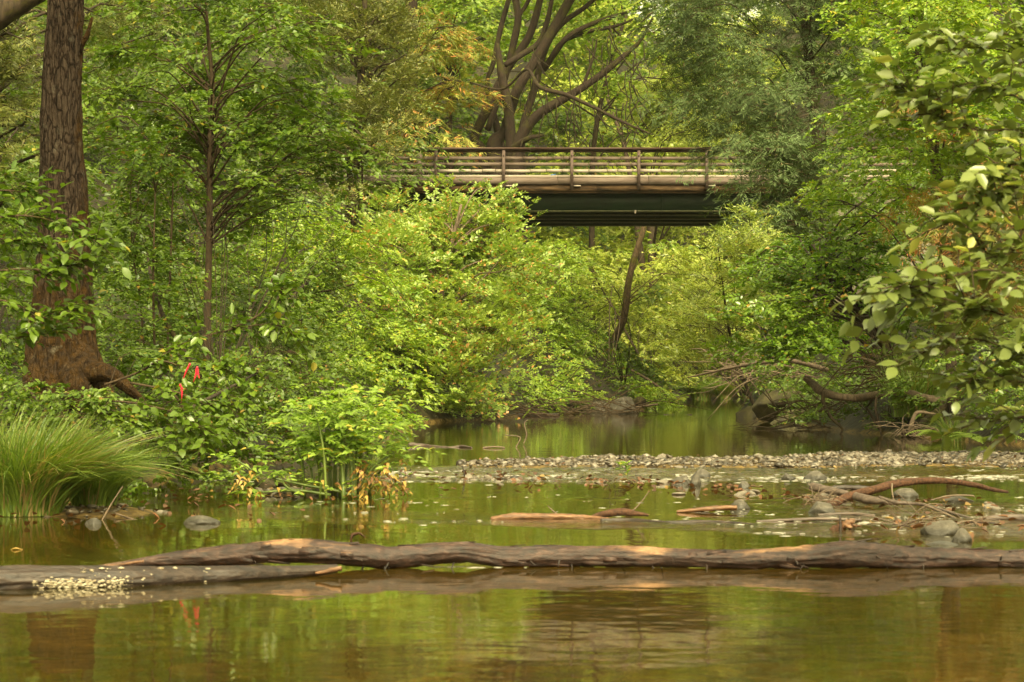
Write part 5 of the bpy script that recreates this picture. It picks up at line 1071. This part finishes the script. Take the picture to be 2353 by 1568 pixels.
DW = [
 ('driftwood_log', 'chunky broken driftwood with a pale snapped end behind the arching branch', [(1866, 1118, 20.2), (1890, 1124, 20.1), (1930, 1132, 20), (1960, 1140, 19.9)], [10, 9, 8, 6], 'driftwood'),
 ('driftwood_log', 'dark thin driftwood lying straight behind the chunky broken piece', [(1880, 1126, 20.7), (1930, 1121, 20.7), (1985, 1122, 20.7), (2010, 1124, 20.7)], [4, 6, 6, 3], 'darklog'),
 ('driftwood_log', 'grey driftwood knob half in water under the arching branch', [(1965, 1140, 19.0), (1990, 1148, 18.9), (2030, 1152, 18.8), (2065, 1156, 18.8)], [9, 10, 8, 5], 'driftwood'),
 ('driftwood_stick', 'long pinkish stick slanting through the riffle below the arching branch', [(2020, 1142, 18.5), (2060, 1155, 18.4), (2120, 1160, 18.3), (2190, 1180, 17.8), (2260, 1200, 17.3), (2300, 1206, 17.1)], [3, 4, 4, 3.5, 3, 2], 'driftwood'),
 ('driftwood_stick', 'pale slanting stick branching off the pinkish stick', [(2130, 1163, 18.1), (2170, 1180, 17.8), (2210, 1200, 17.3)], [3, 3, 2.5], 'deadtwig'),
 ('driftwood_stick', 'dark forked stick rising over the rust orange leaves near the right edge', [(2170, 1212, 16.8), (2220, 1200, 16.9), (2280, 1205, 16.8), (2330, 1220, 16.6), (2350, 1228, 16.5)], [3, 4, 4, 3.5, 3], 'darklog'),
 ('driftwood_log', 'thick dark driftwood entering from the right edge above the main log', [(2250, 1194, 17.2), (2300, 1190, 17.2), (2360, 1190, 17.2), (2450, 1192, 17.2)], [5, 8, 8, 8], 'driftwood'),
 ('driftwood_board', 'long bare orange wood splinter floating in the middle of the pool', [(1128, 1193, 17.4), (1180, 1188, 17.4), (1260, 1188, 17.4), (1340, 1190, 17.4), (1400, 1194, 17.3)], [5, 9, 8, 7, 4], 'orange_wood'),
 ('driftwood_log', 'dark bark humped driftwood joined to the right end of the orange splinter', [(1350, 1192, 17.5), (1390, 1181, 17.5), (1430, 1177, 17.5), (1465, 1181, 17.5), (1490, 1184, 17.5)], [4, 8, 9, 6, 3], 'redbranch'),
 ('driftwood_stick', 'low dark stick trailing right from the orange splinter along the waterline', [(1380, 1196, 17.2), (1450, 1196, 17.2), (1530, 1201, 17.0), (1600, 1200, 17), (1680, 1203, 16.9), (1760, 1210, 16.7)], [4, 5, 4, 5, 5, 3], 'darklog'),
 ('driftwood_log', 'orange topped driftwood floating in front of the small grey stone', [(1555, 1176, 18.2), (1600, 1172, 18.2), (1650, 1168, 18.2), (1693, 1167, 18.2)], [3, 5, 6, 6], 'orange_wood'),
 ('driftwood_stick', 'dark bark sliver lying just behind the orange topped driftwood', [(1540, 1178, 18.5), (1590, 1171, 18.5), (1650, 1164, 18.5)], [2, 3, 3], 'darklog'),
 ('driftwood_stick', 'long thin straight grey stick floating left of the root stump', [(1738, 1199, 17.1), (1800, 1196, 17.1), (1880, 1193, 17.1), (1980, 1195, 17.1)], [3, 4, 4, 3], 'driftwood'),
 ('driftwood_stick', 'pink grey stick behind the long straight one near the pale grey rock', [(1880, 1184, 17.9), (1950, 1181, 17.9), (2010, 1186, 17.8)], [3, 4, 4], 'driftwood'),
 ('driftwood_stick', 'pale bare stick lying on the water behind the thicket waterline', [(938, 1022, 36), (980, 1026, 36), (1030, 1030, 35.5), (1060, 1026, 35.5), (1084, 1029, 35)], [6, 5, 4, 3, 2], 'driftwood'),
 ('driftwood_stick', 'thin pale twig floating right of the pale bare stick', [(1110, 1029, 35), (1140, 1027, 35), (1160, 1029, 35)], [2, 2, 1.5], 'deadtwig'),
 ('driftwood_log', 'dark flat log lying on the far waterline under the shrub', [(1150, 958, 63), (1200, 955, 64), (1282, 955, 65)], [5, 6, 5], 'darklog'),
 ('driftwood_log', 'mossy broken log end resting on the far smooth rock', [(1415, 940, 71.5), (1445, 932, 71), (1475, 923, 70.5)], [7, 10, 13], 'mossy'),
 ('driftwood_stick', 'pale stick poking right from the log on the far smooth rock', [(1430, 942, 70), (1470, 935, 70), (1512, 929, 70)], [3, 3, 2], 'pale_bark'),
 ('driftwood_stick', 'pale stick crossing behind the mossy log end on the far rock', [(1370, 945, 72), (1400, 930, 72), (1432, 918, 72)], [3, 3, 2], 'pale_bark'),
 ('driftwood_stick', 'black sliver floating at the far end of the pool', [(1525, 955, 67), (1560, 957, 67), (1590, 955, 67)], [3, 3, 3], 'darklog'),
 ('bare_limb', 'thick bare brown limb snaking along the right bank above the water', [(1848, 868, 45), (1865, 880, 45), (1888, 900, 44.5), (1930, 912, 44), (1970, 915, 44), (2010, 908, 43.5), (2050, 903, 43), (2090, 906, 42.5), (2120, 915, 42), (2200, 930, 42)], [6, 9, 10, 9, 9, 9, 10, 10, 10, 12], 'pale_bark'),
 ('sloping_log', 'log sloping from the right bank down into the water', [(2075, 998, 42), (2100, 988, 41.8), (2130, 970, 41.5), (2165, 945, 41.2), (2200, 925, 41)], [9, 11, 12, 12, 12], 'mossy'),
 ('bare_branch', 'forked bare branch standing beside the sloping log', [(2090, 990, 41), (2098, 965, 41), (2110, 948, 41), (2150, 952, 41)], [5, 5, 4, 2], 'pale_bark'),
 ('bare_branch', 'dark drooping root curving down to the water from the bare limb', [(1890, 900, 44), (1893, 930, 44), (1910, 960, 44), (1935, 985, 44), (1930, 1000, 44)], [5, 4, 4, 3, 2], 'bark'),
 ('bare_branch', 'thin dark root hanging straight down to the water left of the sloping log', [(2015, 905, 43), (2012, 940, 43), (2020, 975, 43), (2025, 1000, 43)], [3, 3, 3, 2], 'bark'),
 ('bare_branch', 'long bare twiggy bough reaching left under the shiny leaved bush', [(1900, 850, 50), (1820, 830, 51), (1740, 835, 52), (1660, 850, 53), (1580, 868, 54)], [6, 5, 4, 3, 1.5], 'pale_bark'),
 ('bare_branch', 'dead grey brown bough slanting across the bank below the nest of twigs', [(2110, 890, 44), (2060, 860, 44), (2000, 830, 44), (1940, 815, 44)], [6, 5, 4, 2], 'pale_bark'),
 ('leaning_sapling', 'thin bare stem slanting down into the water right of the willow', [(1450, 850, 88), (1500, 880, 88), (1560, 925, 87), (1585, 943, 86)], [3, 3, 2.5, 2], 'bark'),
 ('dead_twig', 'slim pale twig standing upright out of the pool', [(1203, 1020, 37), (1210, 1000, 37), (1205, 975, 37), (1212, 965, 37)], [1.8, 1.6, 1.3, 1], 'deadtwig'),
 ('dead_twig', 'pale crooked twig left of the upright one in the pool', [(1185, 1030, 35.5), (1195, 1010, 35.5), (1190, 1003, 35.5), (1160, 1000, 35.5)], [1.8, 1.5, 1.3, 1], 'deadtwig'),
 ('dead_twig', 'short twig standing in the litter strip beside a fallen leaf', [(1068, 1102, 24.2), (1066, 1085, 24.2), (1062, 1070, 24.2)], [2, 1.6, 1.2], 'darklog'),
 ('dead_twig', 'thin stalk rising at an angle from the humped driftwood', [(1450, 1178, 17.5), (1470, 1158, 17.5), (1490, 1132, 17.5)], [1.6, 1.4, 1], 'deadtwig'),
 ('dead_twig', 'short curved stalk left of the humped driftwood', [(1280, 1182, 17.5), (1268, 1172, 17.5), (1258, 1162, 17.5)], [2, 1.6, 1], 'deadtwig'),
 ('dead_twig', 'pale twig slanting up beside the sedge at the water edge', [(235, 1195, 17.3), (255, 1160, 17.3), (282, 1118, 17.3)], [2, 1.8, 1.2], 'deadtwig'),
 ('dead_twig', 'pale bent stick lying in the water by the sedge edge', [(265, 1180, 17.6), (300, 1192, 17.4), (330, 1200, 17.2), (385, 1205, 17.1)], [2, 2.4, 2, 1.2], 'deadtwig'),
 ('dead_twig', 'curved thin stick over the flat dark stone by the branch tip', [(2140, 1150, 19), (2180, 1140, 19), (2230, 1139, 19), (2240, 1143, 19)], [2, 2, 2, 1], 'deadtwig'),
 ('dead_twig', 'thin dark stem slanting through the bush above the water plant', [(820, 650, 46), (770, 665, 46), (700, 675, 46), (640, 670, 46)], [3, 2.5, 2, 1], 'bark'),
]
for n_, lab, pts, rad, m in DW: stick_thing(n_, lab, n_.split('_')[-1] if n_ not in ('bare_limb', 'sloping_log') else ('limb' if n_ == 'bare_limb' else 'log'), pts, rad, m, sides=14, rough=.16, n=60)
# root stump in the riffle
def stump():
    c = P(1930, 1222, 16.2); c[2] = .0; root = thing('root_stump', c, 'small brown root stump with a torn orange end standing in the riffle', 'stump')
    def at(px, py, dd=0): return P(px, py, 16.2+dd)-c
    mb = MB(); V, F = tube([at(1888, 1228), at(1910, 1222), at(1930, 1212), at(1940, 1206)], np.array([5, 8, 11, 9])/FPX*16, 16, 40, .3, 1.5); mb.add(V, F); mb.build('root', M['redbranch'], root, True)
    mb = MB(); V, F = tube([at(1932, 1228, -.03), at(1931, 1200, -.03), at(1930, 1185, -.03)], np.array([4, 3, 2.5])/FPX*16, 8, 12, .2); mb.add(V, F); mb.build('spike', M['darklog'], root, True)
    mb = MB(); g = np.random.default_rng(3)
    for k in range(16):
        V, F = tube([at(1940, 1208), at(1950+g.normal(0, 5), 1206+g.normal(0, 5), g.normal(0, .02)), at(1960+g.normal(0, 6), 1208+g.normal(0, 6), g.normal(0, .03))], [.014, .013, .005], 6, 6, .3, seed=k); mb.add(V, F)
    mb.build('torn_end', M['orange_wood'], root, True)
    mb = MB()
    for k in range(6): V, F = tube([at(1950, 1212), at(1955+k*3, 1222), at(1960+k*3, 1232)], [.004, .004, .002], 5, 5, .2); mb.add(V, F)
    tag(mb.build('rootlets', M['darklog'], root, True), kind='stuff')
stump()
# curled leaf stub floating behind the log
mb = MB(); V, F = tube([[0, 0, -.01], [.01, 0, .03], [.05, 0, .045], [.09, 0, .02]], [.012, .018, .016, .004], 8, 16, .4, 1, 5, .5); mb.add(V, F); o = mb.build('floating_bark', M['redbranch'], None, True); o.location = P(806, 1240, dist_w(1242)); o.location.z = 0
tag(o, 'curled rust brown piece of bark floating alone behind the main log', 'bark')
mb = MB(); V, F = tube([[-.03, 0, 0], [0, 0, .01], [.04, 0, 0]], [.003, .01, .003], 6, 10, .4, 1, 5, .5); mb.add(V, F); o = mb.build('floating_leaf', M['withered'], None, True); o.location = P(36, 1264, dist_w(1264)); o.location.z = 0.0
tag(o, 'small brown leaf floating near the left edge behind the main log', 'leaf')
# tangles of bare twigs on the right bank
def tangle(label, px, py, d, w_, h_, n, seed, mat='pale_bark', name='brush_tangle', r=.012):
    g = np.random.default_rng(seed); c = P(px, py, d); mb = MB()
    for k in range(n):
        a = P(px+g.uniform(-1, 1)*w_, py+g.uniform(-1, 1)*h_, d+g.uniform(-.8, .8)); ln = g.uniform(.5, 1.7)*w_/FPX*d*.8; th = g.normal(0, .5)+(3.14 if g.random() < .5 else 0)
        dv = np.array([math.cos(th), g.normal(0, .3), math.sin(th)]); V, F = tube([a, a+dv*ln*.5+g.normal(0, .1*ln, 3), a+dv*ln+g.normal(0, .15*ln, 3)-[0, 0, .2*ln]], np.array([1, .7, .3])*r*g.uniform(.6, 1.4), 5, 9)
        V[:, 2] = np.maximum(V[:, 2], .01); mb.add(V, F)
    o = mb.build(name, M[mat], None, True, c); o.location = c; tag(o, label, 'brushwood', kind='stuff')
tangle('fan of bare pinkish twigs under the shiny leaved bush', 1740, 848, 56, 100, 22, 80, 1, r=.016)
tangle('nest of dead brown twigs caught above the bare limb', 2030, 850, 44, 100, 40, 80, 2, 'twig', r=.012)
tangle('tangle of roots reaching the water below the bare limb', 1880, 960, 48, 110, 35, 90, 3, 'twig', r=.012)
tangle('small heap of sticks at the foot of the sloping log', 2120, 990, 41, 60, 14, 60, 4, 'deadtwig', r=.010)
tangle('twiggy litter round the broken driftwood in the riffle', 1885, 1148, 19.6, 45, 10, 70, 5, 'deadtwig', r=.004)
tangle('twiggy litter behind the main log at right', 2130, 1215, 16.6, 100, 14, 90, 6, 'deadtwig', r=.004)
tangle('bare twigs along the foot of the thicket', 1100, 945, 60, 170, 16, 70, 7, 'twig', r=.014)
tangle('twigs of the shrub reaching over the far water', 1330, 935, 69, 150, 18, 80, 8, 'twig', r=.016)
print('LEAVES', NL[0], 'TRIS', sum(len(o.data.loops)-2*len(o.data.polygons) for o in bpy.data.objects if o.type == 'MESH' and o.data))
